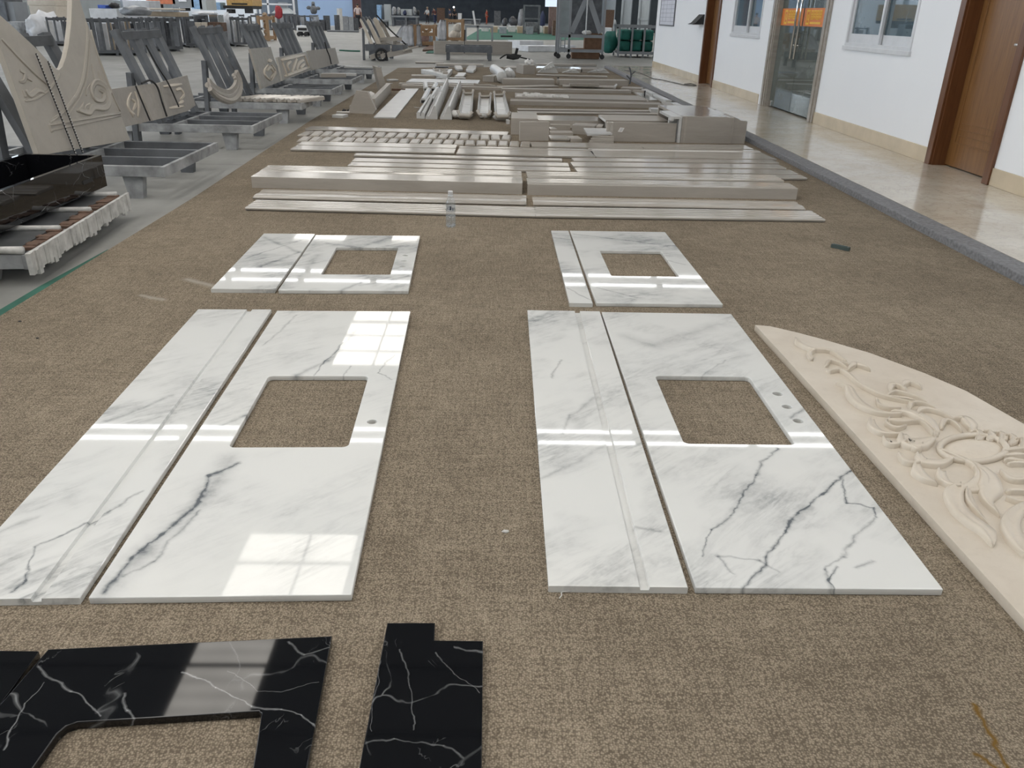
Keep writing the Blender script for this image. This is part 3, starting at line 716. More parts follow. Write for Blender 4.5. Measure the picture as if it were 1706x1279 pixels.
st([(345, 216), (358, 197), (398, 206), (432, 222)], (.01, .018, .014, .004)); st([(432, 232), (455, 208), (488, 216), (522, 232)], (.006, .034, .028, .002))
st([(355, 236), (400, 232), (445, 258), (482, 292), (560, 332), (640, 352), (730, 366)], (.026, .02, .018, .012, .010, .006)); st([(408, 196), (420, 206), (436, 214)], (.004, .02, .006))
st([(383, 284), (432, 300), (452, 340), (494, 376), (560, 402), (640, 408)], (.003, .03, .045, .045, .03, .012)); st([(545, 344), (560, 372), (600, 384), (640, 380)], (.006, .018, .014, .003))
st([(600, 396), (680, 402), (745, 432), (782, 478)], (.006, .05, .05, .02)); st([(600, 316), (606, 290), (640, 296), (664, 318)], (.008, .03, .03, .006))
st([(646, 300), (664, 280), (700, 288), (722, 304)], (.008, .035, .03, .004)); st([(588, 332), (620, 318), (690, 336), (745, 360)], (.01, .02, .016, .004)); st([(586, 336), (640, 345), (700, 352)], (.006, .016, .004))
st([(676, 386), (684, 362), (730, 366), (782, 386)], (.008, .022, .016, .003)); st([(706, 406), (728, 385), (790, 398), (852, 428)], (.006, .03, .02, .003))
st([(800, 462), (812, 432), (850, 440), (884, 474)], (.01, .022, .02, .006)); st([(846, 424), (890, 424), (914, 446), (918, 470)], (.004, .045, .05, .012))
st([(526, 428), (530, 458), (570, 482), (648, 488)], (.016, .036, .03, .006)); st([(600, 424), (588, 444), (622, 462), (660, 452)], (.008, .018, .02, .006)); st([(585, 432), (640, 440), (720, 438), (778, 488)], (.02, .016, .012, .02))
st([(650, 486), (664, 520), (712, 522), (772, 502)], (.02, .07, .07, .012)); st([(578, 502), (598, 524), (644, 514), (640, 490)], (.02, .034, .02, .006)); st([(664, 512), (700, 545), (720, 520)], (.006, .03, .008))
st([(634, 562), (664, 596), (720, 600)], (.012, .03, .006)); st([(712, 562), (724, 592), (790, 600), (846, 584)], (.01, .05, .04, .006)); st([(702, 602), (712, 640), (742, 664), (786, 684)], (.016, .045, .035, .003))
st([(800, 632), (806, 668), (850, 690), (900, 688)], (.026, .035, .022, .006)); st([(790, 548), (850, 570), (930, 606), (985, 650), (994, 700), (982, 750), (1032, 808)], (.01, .02, .03, .055, .07, .03, .002))
st([(930, 610), (960, 650), (940, 690), (880, 700)], (.01, .04, .05, .02)); st([(882, 690), (850, 720), (868, 782), (930, 836), (980, 872), (1002, 925)], (.02, .055, .05, .055, .05, .003))
st([(905, 700), (912, 746), (950, 800), (995, 850)], (.01, .024, .012, .002)); st([(1032, 628), (1075, 662), (1127, 668), (1180, 690)], (.006, .03, .02, .01)); st([(1060, 712), (1127, 712), (1190, 730)], (.016, .02, .01))
st([(1056, 736), (1100, 752), (1160, 758)], (.01, .016, .01)); st([(1150, 760), (1090, 800), (1072, 850), (1098, 910), (1140, 970)], (.02, .04, .05, .05, .01))
for q, (cx, cy) in enumerate(((918, 474), (962, 474), (1008, 480), (1050, 490), (1090, 505), (1128, 524))): st([(cx, cy+2), (cx+26, cy+2), (cx+38, cy+20), (cx+20, cy+34)], (.012, .024, .026, .012))
for a, b, c_, d_ in ((1042, 556, 1150, 545), (1046, 574, 1150, 572), (1064, 604, 1160, 606), (1050, 590, 1120, 596)): st([(a, b), ((a+c_)/2, (b+d_)/2-6), (c_, d_)], (.012, .026, .012))
rel.build('carved_relief', m_carved, ped, smooth=True)
med = MB(); ring = [K(925+132*math.cos(t), 540+52*math.sin(t)) + V((0, 0, .006)) for t in [2*math.pi*k/40 for k in range(40)]]
med.tube(ring, .011, 8, True); rg = med.build('medallion_ring', m_carved, ped, smooth=True)
dm = MB(); c0 = K(925, 540); rr = []
for k in range(6):
    f = math.cos(k/5*math.pi/2*.98); rr.append(dm._v([c0 + (K(925+114*math.cos(t), 540+43*math.sin(t))-c0)*f + V((0, 0, .011*math.sin(k/5*math.pi/2))) for t in [2*math.pi*i/32 for i in range(32)]]))
for A, B in zip(rr, rr[1:]):
    for i in range(32): dm.bm.faces.new((A[i], A[(i+1) % 32], B[(i+1) % 32], B[i]))
dm.bm.faces.new(rr[-1]); dm.build('medallion_dome', m_carved, ped, smooth=True)

# ------------------------------------------------------------------ small things on the carpet
g = G(751, 377.5); bt = empty('water_bottle', g, 0, 'clear plastic water bottle standing on carpet before the front moulding', 'bottle')
m_pet = mat_pane('clear_plastic', (.95, .96, .97), .04, ((.75, .77, .80), .10), .16); m_water = mat_pane('water', (.93, .95, .97), .02, ((.70, .72, .76), .05), .10)  # white haze painted into plastic and water to lighten the bottle
MB().lathe([(.001, .004), (.028, .0), (.0325, .006), (.0325, .03), (.031, .036), (.0325, .042), (.0325, .085), (.030, .092), (.0325, .10), (.0325, .155), (.031, .165), (.024, .188), (.0145, .205), (.0135, .216)], n=28, cap=False).build('bottle_body', m_pet, bt, smooth=True)
MB().lathe([(.001, .006), (.027, .003), (.0312, .009), (.0312, .03), (.0298, .036), (.0312, .042), (.0312, .078), (.001, .0785)], n=28, cap=False).build('water', m_water, bt, smooth=True)
MB().lathe([(.0155, .214), (.016, .216), (.016, .234), (.0145, .236)], n=28).build('bottle_cap', m_alu, bt)
MB().lathe([(.0175, .203), (.0175, .207)], n=24).build('neck_ring', m_alu, bt)
lb = MB()
for k in range(17):
    a0, a1 = [math.radians(180 + 10*q) for q in (k, k+1)]; r = .0329
    f = lb._v([(r*math.cos(a0), r*math.sin(a0), .106), (r*math.cos(a1), r*math.sin(a1), .106), (r*math.cos(a1), r*math.sin(a1), .152), (r*math.cos(a0), r*math.sin(a0), .152)]); lb.bm.faces.new(f)
lab = lb.build('label', mat_pane('clear_label', (.74, .77, .80), .02), bt)
lb = MB(); r = .0334
for a0, a1, z0, z1 in ((-101, -79, .117, .143), (-70, -64, .117, .135), (-60, -52, .114, .128), (-50, -44, .120, .138), (-120, -112, .120, .140)):
    a0, a1 = math.radians(a0), math.radians(a1); lb.bm.faces.new(lb._v([(r*math.cos(a0), r*math.sin(a0), z0), (r*math.cos(a1), r*math.sin(a1), z0), (r*math.cos(a1), r*math.sin(a1), z1), (r*math.cos(a0), r*math.sin(a0), z1)]))
lb.build('label_print', simple('label_print', (.10, .12, .16), .5), lab)
p0, p1 = G(1386, 408.5, .012), G(1415, 415, .012)
d_ = (p1-p0); b = MB(); b.bar((0, 0, 0), d_, .026, .022); b.bar(d_*.1 + V((0, .0, .011)), d_*.85 + V((0, 0, .012)), .012, .004)
tag(b.build('metal_offcut', simple('dark_offcut', (.06, .085, .08), .5), None, p0), 'short dark metal offcut lying alone on carpet near the kerb', 'offcut')
b = MB(); b.tube(spline([G(x, y, .004) for x, y in ((1000, 985), (960, 984), (937, 986), (936, 991), (932, 996))], 5), .0014, 6)
tag(b.build('loose_thread', m_plaster), 'loose pale thread at near edge of right marble strip', 'thread')
tag(MB().lump(G(842, 885, .003), (.009, .006, .004), 3).build('stone_crumb', m_plaster), 'tiny pale crumb on carpet between the two white slab pairs', 'crumb')
for q, (x, y, r, L) in enumerate(((290, 600, .006, 'dark speck of grit left of the near left strip'), (33, 535, .008, 'small dark scrap on carpet at the far left edge'), (62, 563, .007, 'tiny dark shaving on carpet just below the left scrap'), (1440, 645, .008, 'small pale crumb lying on carpet behind the carved pediment'))):
    tag(MB().lump(G(x, y, .002), (r, r*.6, .003), q+9).build('grit', m_dark if q < 3 else m_plaster), L, 'grit')

# ------------------------------------------------------------------ cream mouldings laid out in rows
def rect_prof(d, z, e=.002):
    if z <= .03: return [(.012, 0), (.012, z*.35), (0, z*.42), (0, z-e), (e, z), (d-e, z), (d, z-e), (d, 0)]   # undercut added to cast a dark line along the front foot
    return [(0, 0), (0, z-e), (e, z), (d-e, z), (d, z-e), (d, 0)]
def flute_prof(d, z, n=4, g=.010, dep=.005):
    P = [(.012, 0), (.012, .008), (0, .010), (0, z-.006), (.004, z-.002)] if z <= .03 else [(0, 0), (0, z-.006), (.004, z-.002)]  # thin pieces get the same added shadow recess
    for k in range(n):
        c = d*(k+1)/(n+1) ; P += [(c-g, z), (c-g*.7, z-dep), (c+g*.7, z-dep), (c+g, z)]
    return P + [(d-.003, z), (d, z-.004), (d, 0)]
def step_prof(d, z):
    return [(.012, 0), (.012, z*.3), (0, z*.36), (0, z*.62), (d*.10, z*.7), (d*.14, z*.9), (d*.2, z), (d*.42, z), (d*.45, z*.82), (d*.75, z*.82), (d*.8, z), (d, z), (d, 0)]  # front foot recessed for an added shadow line
def rail_prof(d, z):
    return [(.012, 0), (.012, z*.35), (0, z*.42), (0, z), (d*.16, z), (d*.18, z*.72), (d*.8, z*.72), (d*.83, z*.95), (d, z*.95), (d, 0)]  # recess at the foot added for its shade
MG = 'long cream stone mouldings in rows on the carpet'
def bar(name, label, fl, fr, bl, z, prof=rect_prof, mat=None, group=MG, cat='stone moulding', z0=0.0, depth=None, skew=0.0):
    """a long piece from the photograph's top front edge fl-fr and a point bl on its top back edge"""
    p, q, b_ = G(fl[0], fl[1], z0+z), G(fr[0], fr[1], z0+z), G(bl[0], bl[1], z0+z)
    ex = q-p; L = ex.length; ex.normalize(); d = depth or max(.02, (b_-p).dot(V((-ex.y, ex.x, 0))))
    m = MB(); m.prism(prof(d, z), 0, L, 'x')
    ob = m.build(name, mat or m_beige, None, (p.x, p.y, z0), rz=math.atan2(ex.y, ex.x))
    return tag(ob, label, cat, group)
bar('fluted_moulding', 'fluted cream moulding in the front row, left piece behind the bottle', (408, 345.4), (892, 358.3), (425, 332.2), .024, flute_prof)
bar('fluted_moulding', 'fluted cream moulding in the front row, right piece with bright end', (892.6, 358.5), (1375.3, 365.3), (909, 344.3), .024, flute_prof)
bar('plain_moulding', 'plain cream board in the second row, left piece below the thick beam', (420.3, 327.2), (877, 338.2), (435.8, 315), .024, lambda d, z: step_prof(d, z))
bar('plain_moulding', 'plain cream board in the second row, right piece below the thick beam', (888.5, 338.4), (1342.6, 346.6), (903, 327.8), .024, lambda d, z: step_prof(d, z))
BH = .088
bar('thick_moulding', 'thick cream stone beam with tall front face, left of the pair', (418, 293.9), (870.4, 305), (432, 284.8), BH, cat='stone beam')
bar('thick_moulding', 'thick cream stone beam with tall front face, right of the pair', (879, 306), (1329.6, 313.7), (893, 297), BH, lambda d, z: flute_prof(d, z, 3, .006, .003), cat='stone beam')
bar('fluted_moulding', 'glossy fluted cream length against the back of the left thick beam', (432.4, 284.3), (869, 294.2), (445.7, 274.9), BH, lambda d, z: flute_prof(d, z, 3))
bar('fluted_moulding', 'glossy fluted cream length against the back of the right thick beam', (879, 294.5), (1306.8, 300.4), (892, 285.6), BH, lambda d, z: flute_prof(d, z, 3))
bar('flat_strip', 'cream strip sticking out at right behind the right fluted length', (1010, 293.5), (1345, 296.6), (1005, 288), .024)
SG = 'narrow cream strips in the middle rows'
bar('flat_strip', 'narrow cream strip nearest the left thick beam, lowest of three', (579, 275.4), (950.5, 284.8), (584.4, 269.6), .026, group=SG)
bar('flat_strip', 'narrow cream strip in the middle of the left three', (586.2, 268.1), (947.9, 276.6), (592, 262.6), .026, group=SG)
bar('flat_strip', 'narrow cream strip with mirror-bright patch, topmost of the left three', (589.4, 258.2), (936.8, 267.4), (592.8, 254.6), .026, group=SG)
bar('flat_strip', 'narrow cream strip nearest the right thick beam, lowest of right three', (961.9, 285.7), (1330, 289.4), (961, 279), .026, group=SG)
bar('flat_strip', 'narrow cream strip in the middle of the right three', (955, 276.4), (1310.3, 280.2), (953.5, 269.8), .026, group=SG)
bar('flat_strip', 'narrow cream strip topmost of the right three near the kerb', (956, 267.7), (1298, 271.4), (954.3, 262.8), .026, group=SG)
bar('grooved_board', 'cream board below the square tiles, front one of the left two', (483.8, 248.5), (756.5, 254.5), (493.7, 241.8), .022, group=SG)
bar('grooved_board', 'cream board touching the front tile row, rear one of the left two', (494.5, 241.0), (759.5, 246.6), (502.9, 235.2), .024, group=SG)
bar('grooved_board', 'wide cream board right of the gap below the square tiles', (760, 255.6), (992.2, 260.9), (766, 243), .024, lambda d, z: rail_prof(d, z), group=SG)
bar('grooved_board', 'wide cream board reaching the kerb in front of the upright slabs', (993.4, 261.2), (1294.3, 264.9), (985.5, 246), .024, lambda d, z: rail_prof(d, z), group=SG)
bar('flat_strip', 'cream strip with bright reflection right after the last square tile', (885.9, 243.2), (1071.6, 246.4), (885.7, 236.2), .026, group=SG)
bar('flat_strip', 'cream strip along the foot of the notched pillar casing', (1073, 246.5), (1255.5, 248.2), (1065, 239.4), .026, group=SG)
bar('flat_strip', 'long cream strip behind the two rows of square tiles', (508.2, 214.8), (845.3, 224.4), (515, 209.8), .022, group=SG)

# square tiles in two rows: each one a thing
ORD = 'first second third fourth fifth sixth seventh eighth ninth tenth eleventh twelfth thirteenth fourteenth fifteenth sixteenth seventeenth eighteenth nineteenth twentieth twenty-first'.split()
m_tile = mat_stone('tile_limestone', (.33, .30, .26), (.43, .395, .35), .25, False)
def tile_row(fl, fr, bl, n, rowname, seed):
    z = .026; p, q, b_ = G(*fl, z), G(*fr, z), G(*bl, z); ex = q-p; L = ex.length; ex.normalize(); ny = V((-ex.y, ex.x, 0)); d = (b_-p).dot(ny)
    pit = L/n; w = pit*.86; rnd = random.Random(seed); proto = None
    for k in range(n):
        if proto is None:
            m = MB(); m.box(-w/2, w/2, -d/2, d/2, 0, z*.55)
            a, c = w/2, d/2; e = .013
            A = m._v([(-a, -c, z*.55), (a, -c, z*.55), (a, c, z*.55), (-a, c, z*.55)]); B = m._v([(-a+e, -c+e, z), (a-e, -c+e, z), (a-e, c-e, z), (-a+e, c-e, z)])
            m.bm.faces.new(B)
            for i in range(4): m.bm.faces.new((A[i], A[(i+1) % 4], B[(i+1) % 4], B[i]))
            o = proto = m.build('square_tile', m_tile)
        else:
            o = proto.copy(); COL.objects.link(o)
        c = p + ex*(pit*(k+.5)) + ny*(d/2); o.location = (c.x, c.y, 0); o.rotation_euler = (0, 0, math.atan2(ex.y, ex.x) + rnd.uniform(-.05, .05))
        tag(o, '%s small square cream tile from the left in the %s tile row' % (ORD[k], rowname), 'tile', 'square tiles in the %s row' % rowname)
tile_row((494.5, 224.4), (852.2, 232.0), (501.3, 217.2), 20, 'rear', 1)
tile_row((491.4, 233.7), (885, 242.6), (499.8, 226.6), 21, 'front', 2)

# ------------------------------------------------------------------ upright slabs and hollow casings by the kerb
def vz(base, top):
    g = G(*base); return PY(top[0], top[1], g.y).z
def stand(name, label, bl, br, tl, depth, mat=None, cat='stone block', group=None, bev=.003):
    p, q = G(*bl), G(*br); h = vz(bl, tl); ex = q-p; L = ex.length
    return tag(MB().box(0, L, 0, depth, 0, h, bev).build(name, mat or m_beige_matt, None, (p.x, p.y, 0), rz=math.atan2(ex.y, ex.x)), label, cat, group)
stand('upright_slab', 'square cream slab standing on edge in front of the left block', (866, 235), (914, 234.7), (865.1, 203), .05, cat='stone slab')
stand('hollow_block', 'cream block with flat top standing behind the square upright slab', (851, 224), (895, 225), (850, 196.7), .62)
# notched pillar casing at the kerb: three-sided hollow box with mouldings
p, q = G(1133, 238), G(1240.2, 239.5); L = (q-p).length; H = vz((1133, 238), (1137.3, 193.8)); dep = 1.25
cs_ = empty('hollow_casing', (p.x, p.y, 0), math.atan2((q-p).y, (q-p).x), 'hollow cream stone pillar casing with notched moulded end beside the kerb', 'pillar casing')
def casing_prof(): return [(0, 0), (L, 0), (L, H*.84), (L-.02, H*.865), (L*.93, H*.865), (L*.89, H*.885), (L*.86, H*.93), (L*.83, H*.965), (L*.80, H*.975), (0, H)]
MB().prism(casing_prof(), 0, .025, 'y').build('front_face', m_beige_matt, cs_)
MB().prism(casing_prof(), dep-.025, dep, 'y').build('rear_face', m_beige_matt, cs_)
MB().box(0, L*.70, .0255, dep-.0255, H-.03, H-.002).prism([(L*.705, H*.975-.03), (L*.80, H*.975-.03), (L*.80, H*.972), (L*.705, H-.006)], .0255, dep-.0255, 'y').box(L*.9, L-.004, .0255, dep-.0255, H*.80, H*.84).build('top_face', m_beige, cs_)
MB().box(L*.775, L*.795, -.012, -.0005, 0, H*.985).box(L*.775, L*.80, -.012, dep*.3, H*.975, H*1.0).build('moulding_band', m_beige_matt, cs_)
MB().box(.03, .05, -.006, -.0005, 0, H*.99).build('moulding_band', m_beige_matt, cs_)
MB().box(-.13, -.005, .10, .14, 0, H-.03).box(-.13, -.005, .10, .60, H-.03, H-.003).box(-.13, -.10, .0, .0995, H-.05, H-.004).box(-.035, -.005, .0, .0995, 0, H-.004).box(-.0995, -.0355, .0, .0995, H-.03, H-.004).build('end_frame', m_white_stone, cs_)
# labelled upright slab
p, q = G(1020.6, 235.7), G(1129, 237.2); L = (q-p).length; H = vz((1020.6, 235.7), (1021.3, 203.7))
us = empty('upright_slab', (p.x, p.y, 0), math.atan2((q-p).y, (q-p).x), 'long cream slab on edge with a small white paper sticker', 'stone slab')
MB().box(0, L-.03, 0, .03, 0, H, .003).build('slab_face', m_beige_matt, us)
MB().box(-.075, -.045, .02, .06, 0, H-.002).box(-.045, -.0005, .0, .06, H-.03, H-.001).box(-.03, -.0005, 0, .03, 0, H-.03).build('edge_return', m_beige, us)
b = MB(); b.prism([(.05, H*.52), (.10, H*.50), (.125, H*.72), (.075, H*.74)], -.0015, -.0005, 'y'); sk_ = b.build('sticker', m_chips, us)
b = MB()
for k in range(3): b.prism([(.068+.006*k, H*(.555+.055*k)), (.095+.006*k, H*(.545+.055*k)), (.097+.006*k, H*(.56+.055*k)), (.07+.006*k, H*(.57+.055*k))], -.0022, -.0017, 'y')
b.build('sticker_print', simple('sticker_ink', (.25, .27, .35), .6), sk_)
# long channel behind it, open on the left
p, q = G(1008, 224), G(1113, 225.5); L = (q-p).length; H = vz((1008, 224), (1010, 200.2))
ch = empty('stone_channel', (p.x, p.y, 0), math.atan2((q-p).y, (q-p).x), 'hollow cream stone channel with dark open end behind the labelled slab', 'stone channel')
MB().box(0, L, 0, .03, 0, H-.031).build('front_side', m_beige_matt, ch); MB().box(-.01, L, .55, .58, 0, H-.031).build('rear_side', m_beige_matt, ch); MB().box(-.0, L, 0, .58, H-.03, H, .002).build('top_side', m_beige_matt, ch)
MB().box(-.004, -.0005, .0, .03, 0, H).box(-.004, -.0005, .031, .55, H-.028, H).build('open_edge', m_white_stone, ch)
# pieces stacked between the slabs
SB = 'cream offcuts stacked between the upright slabs'
bar('offcut_strip', 'bright-topped cream strip lying at the right foot of square slab', (917, 230.5), (949, 231), (915, 225), .03, group=SB)
bar('offcut_strip', 'cream strip with dark face right of the bright-topped strip', (951.5, 231), (970, 231), (951, 226), .035, mat=m_beige_matt, group=SB)
bar('offcut_strip', 'cream lath leaning low behind the two short strips', (917, 220.5), (955, 221), (917, 217), .04, group=SB, mat=m_beige_matt)
bar('offcut_strip', 'short white-edged cream offcut against right edge of square slab', (917, 214.5), (928, 214.5), (917, 211.5), .06, group=SB)
bar('offcut_strip', 'topmost long cream lath in the stack between upright slabs', (917, 207.6), (950, 208.4), (917, 206), .07, group=SB, mat=m_beige_matt)
bar('offcut_strip', 'flat cream block with pale top behind the tilted box', (953, 208.5), (991, 210.5), (953, 204), .10, group=SB, mat=m_beige_matt)
bar('offcut_strip', 'small cream cube between the pale-topped block and channel', (993, 210), (1003, 210.5), (993, 206), .10, group=SB, mat=m_beige_matt)
bar('long_plank', 'long cream plank with smooth top behind the offcut stack', (897, 200), (1003, 201.5), (897, 192), .09, group=None)
P = [G(x, y, .105) for x, y in ((978.5, 223.7), (1020, 222.2), (1009, 213.6), (972, 213))]
o4 = P[0]; bx = empty('tilted_box', (o4.x, o4.y, 0), 0, 'hollow cream box with glossy white flared top beside the labelled slab', 'stone box')
m = MB(); T = m._v([p-V((o4.x, o4.y, 0)) for p in P]); B = m._v([V((p.x-o4.x, p.y-o4.y, .088)) for p in P]); m.bm.faces.new(T); m.bm.faces.new(B[::-1])
for i in range(4): m.bm.faces.new((T[i], T[(i+1) % 4], B[(i+1) % 4], B[i]))
m.build('glossy_top', m_white_stone, bx)
w = (P[1]-P[0]).length
m = MB()
for k in range(4): m.box(.02+.012*k, w-.01, .012+.01*k, .06, .0+.0215*k, .0205+.0215*k, .003)
m.build('stepped_front', m_beige, bx)

# ------------------------------------------------------------------ steel A-frame racks along the left
PZ = .235
def rack(y0, y1, label, xr=-2.42, mat=None, posts=True, xl=-4.05, pz=PZ, rz=0.0):
    mat = mat or m_steel; r = empty('stone_rack', (xr, y0, FL), rz, label, 'rack', 'steel A-frame stone racks along the left')
    D = y1-y0; zt = pz-FL; zb = zt-.075; L = xr-xl
    for k in range(4):
        yy = .03 + (D-.06)*k/3; MB().box(-L, -.031, yy-.02, yy+.02, zb, zt, .003).build('cross_beam', m_steel_pale if k == 0 else mat, r)
    MB().box(-.03, 0, 0, D, zb, zt, .003).build('end_beam', m_steel_pale, r)
    for xx in (-.80, -1.45): MB().box(xx-.02, xx+.02, .055, D-.055, zb+.012, zt-.002).build('long_beam', m_steel_pale, r)
    for xx in (-.26, -1.30):
        for yy in (.05, D-.11): MB().prism([(xx-.075, zb-.0005), (xx+.075, zb-.0005), (xx+.05, 0), (xx-.05, 0)], yy, yy+.07, 'y').build('leg', m_steel_pale if yy < .2 else mat, r)
    if posts:
        for k in range(4):
            yy = .09 + (D-.2)*k/3; MB().bar((-.92, yy, zt+.001), (-1.24, yy, zt+.84), .125, .05, (1, 0, .35)).build('post', mat, r)
        MB().bar((-1.185, .12, zt+.79), (-1.185, D-.12, zt+.79), .03, .075).build('top_bar', mat, r)
        for yy in (.02, D-.05): MB().bar((-1.13, yy, zt+.47), (-1.17, yy, 0), .09, .05).build('brace', mat, r)
    return r
R1X, R1Y, R1Z, R1R = -2.35, 3.93, .15, .085
rack(R1Y, R1Y+1.44, 'nearest steel rack under the black marble trough at left edge', xr=R1X, posts=False, pz=R1Z, rz=R1R)
def r1(x, y): return (R1X + x*math.cos(R1R) - y*math.sin(R1R), R1Y + x*math.sin(R1R) + y*math.cos(R1R), R1Z)
rack(5.95, 7.17, 'steel rack carrying the big carved arch panel at left')
rack(8.27, 9.42, 'steel rack holding three plain and carved cream slabs roped together')
rack(10.40, 11.52, 'steel rack with short moulding pieces and a curved arc piece')
rack(12.40, 13.30, 'steel rack with one glossy carved panel standing upright')
rack(14.27, 15.42, 'steel rack with glossy relief panel, second farthest in the left row', xr=-2.45)
rack(16.72, 17.95, 'steel rack with plain cream slab, farthest in the left row', xr=-2.45)
# plaster-coated front of the nearest rack, boards and bearers on it
b = MB(); n = 44
for k in range(n):
    y0, y1 = -.02+1.50*k/n, -.02+1.50*(k+1)/n; rd = random.Random(k); b.box(.0008, .016 + rd.random()*.010, y0, y1+.002, -.095 - rd.random()*.02 + rd.random()*.03, .012)
tag(b.build('plaster_coating', m_plaster, None, r1(0, 0), rz=R1R), 'dripping white plaster crust on end beam of nearest rack', 'plaster')
RBL = ('flat dark board lying on nearest rack, closest to viewer', 'flat dark board lying on nearest rack, second from viewer', 'flat dark board lying on nearest rack, far end')
RSL = ('rusty strip beside dark board closest to viewer on nearest rack', 'rusty strip beside second dark board on nearest rack', 'rusty strip beside dark board at far end of nearest rack')
for k in range(3):
    yy = .04+.45*k; tag(MB().box(-.62, -.075, .05, .40, .001, .014).build('slate_board', m_slate, None, r1(0, yy), rz=R1R), RBL[k], 'board', 'dark boards on the nearest rack')
    m = MB()
    for q in range(9): m.box(-.068 + .012*math.sin(q*2.1+k), -.004, .045+.042*q, .088+.042*q, .001, .016+.004*math.sin(q*1.7))
    tag(m.build('rusty_strip', m_rust, None, r1(0, yy), rz=R1R), RSL[k], 'strip', 'rusty strips on the nearest rack')
for k in range(4):
    b = MB(); b.tube([(-.72+.0875*q, random.uniform(-.005, .005), .021) for q in range(9)], [.0195+random.uniform(-.003, .001) for q in range(9)], 8)
    tag(b.build('wrapped_bearer', m_plaster, None, r1(0, .02+.448*k), smooth=True, rz=R1R), 'plaster-wrapped bearer across nearest rack, %s from viewer' % ('first', 'second', 'third', 'fourth')[k], 'bearer', 'wrapped bearers on the nearest rack')
# black marble trough
TB = R1Z+.042; pr = G(180, 315, .17); xo = pr.x; yR = pr.y; ztop = PY(168, 258, yR).z; xi = PY(38, 256.5, yR).x
m_blk = mat_black_marble('black_marble_trough', [((.3, -.5), (.42, -.2), .02, .6)], 3.7)
tg = empty('marble_trough', (xo, yR, TB), 0, 'large black marble trough on the nearest rack at left edge', 'trough')
Wt, Lt, Ht = xo-xi, 2.6, ztop-TB
MB().box(-.03, 0, -Lt, 0, 0, Ht, .002).build('outer_wall', m_blk, tg); MB().box(-Wt, -Wt+.03, -Lt, 0, 0, Ht, .002).build('inner_wall', m_blk, tg)
MB().box(-Wt+.0305, -.0305, -.03, 0, 0, Ht, .002).build('end_wall', m_blk, tg); MB().box(-Wt+.0305, -.0305, -Lt, -.0305, 0, .03).build('trough_bottom', m_blk, tg)
q0, q1 = PX(139, 308, xo), PX(154, 295, xo)
MB().box(.0003, .0015, min(q0.y, q1.y)-yR, max(q0.y, q1.y)-yR, min(q0.z, q1.z)-TB, max(q0.z, q1.z)-TB).build('hole_shade_patch', m_dark, tg)  # flat dark sheet painted for the shade in a square hole
# big carved arch panel
def lean_plane(x, tilt=.19): return V((x, 0, PZ+.002)), V((1, 0, tilt)).normalized()
def lean_panel(name, label, px, x, thick=.03, mat=None, tilt=.19, cat='stone panel', group=None):
    p0, n = lean_plane(x, tilt); ey = V((0, 1, 0)); ez = n.cross(ey).normalized()
    if ez.z < 0: ez = -ez
    pts = [PP(a, b, p0, n) for a, b in px]; o = pts[0]
    lp = [((p-o).dot(ey), (p-o).dot(ez)) for p in pts]
    ar = sum(lp[i][0]*lp[(i+1) % len(lp)][1]-lp[(i+1) % len(lp)][0]*lp[i][1] for i in range(len(lp)))
    if ar < 0: lp = lp[::-1]
    Mx = Matrix((ey, ez, n)).transposed().to_4x4()
    root = empty(name, o, 0, label, cat, group)
    plate('panel_body', [lp], thick, mat or m_beige_matt, root, .002, Mx)
    return root, (lambda a, b: PP(a, b, p0, n)-o), n
def C1(x, y): return (x/4.005, y/4.005)
arch = [(66, 259), (217, 233.5), (143, 32), (133, 0), (127, -22), (124, -22), (120, 0), (118.5, 40), (114.5, 75), (110, 95), (104, 111), (98, 116.5), (92, 114), (60, 80), (30, 52), (0, 25), (-36, -6), (-40, -6), (-28, -2)]
ap, AM, an = lean_panel('arch_panel', 'large carved cream arch panel with circular cutout strapped to left rack', arch, -3.13, .04, m_arch)
b = MB()
def s1(pts, w, h=.010): b.stroke([AM(*C1(*p)) for p in pts], w, h, an)
s1([(330, 830), (800, 752)], (.022, .022), .012); s1([(340, 868), (800, 770)], (.016, .016), .01); s1([(325, 828), (345, 885)], (.02, .02)); s1([(330, 815), (430, 735), (500, 640)], (.02, .018, .016))
s1([(430, 740), (520, 610), (560, 470), (580, 250), (570, 150)], (.02, .02, .02, .018, .012)); s1([(455, 760), (545, 620), (585, 470), (598, 260)], (.012, .012, .012, .01)); s1([(605, 200), (640, 330), (720, 560), (800, 742)], (.016, .016, .016, .016))
s1([(520, 735), (590, 750), (620, 715), (700, 718), (728, 660), (700, 580), (640, 548), (612, 600), (630, 660), (680, 668), (690, 620), (660, 600)], (.03, .05, .05, .05, .05, .05, .045, .045, .04, .035, .03, .02), .016)
s1([(560, 690), (540, 730), (510, 740)], (.03, .035, .01)); s1([(600, 560), (580, 600), (575, 640)], (.006, .03, .01)); s1([(640, 545), (625, 490), (610, 430)], (.03, .025, .006)); s1([(690, 560), (665, 510), (650, 470)], (.02, .03, .006))
s1([(600, 700), (570, 720), (560, 755)], (.03, .03, .006)); s1([(720, 640), (735, 600), (715, 560)], (.02, .03, .006)); s1([(640, 720), (610, 745)], (.02, .008))
s1([(10, 262), (120, 380), (230, 490), (330, 575)], (.018, .02, .02, .014)); s1([(165, 672), (240, 655), (330, 590), (400, 490)], (.016, .018, .018, .01))
s1([(130, 470), (165, 490), (160, 540), (125, 545)], (.02, .035, .03, .01)); s1([(170, 600), (200, 635), (250, 600), (300, 620)], (.03, .04, .04, .02)); s1([(180, 520), (210, 540)], (.02, .01)); s1([(150, 600), (170, 650)], (.02, .03))
b.build('carved_relief', m_arch, ap, smooth=True)
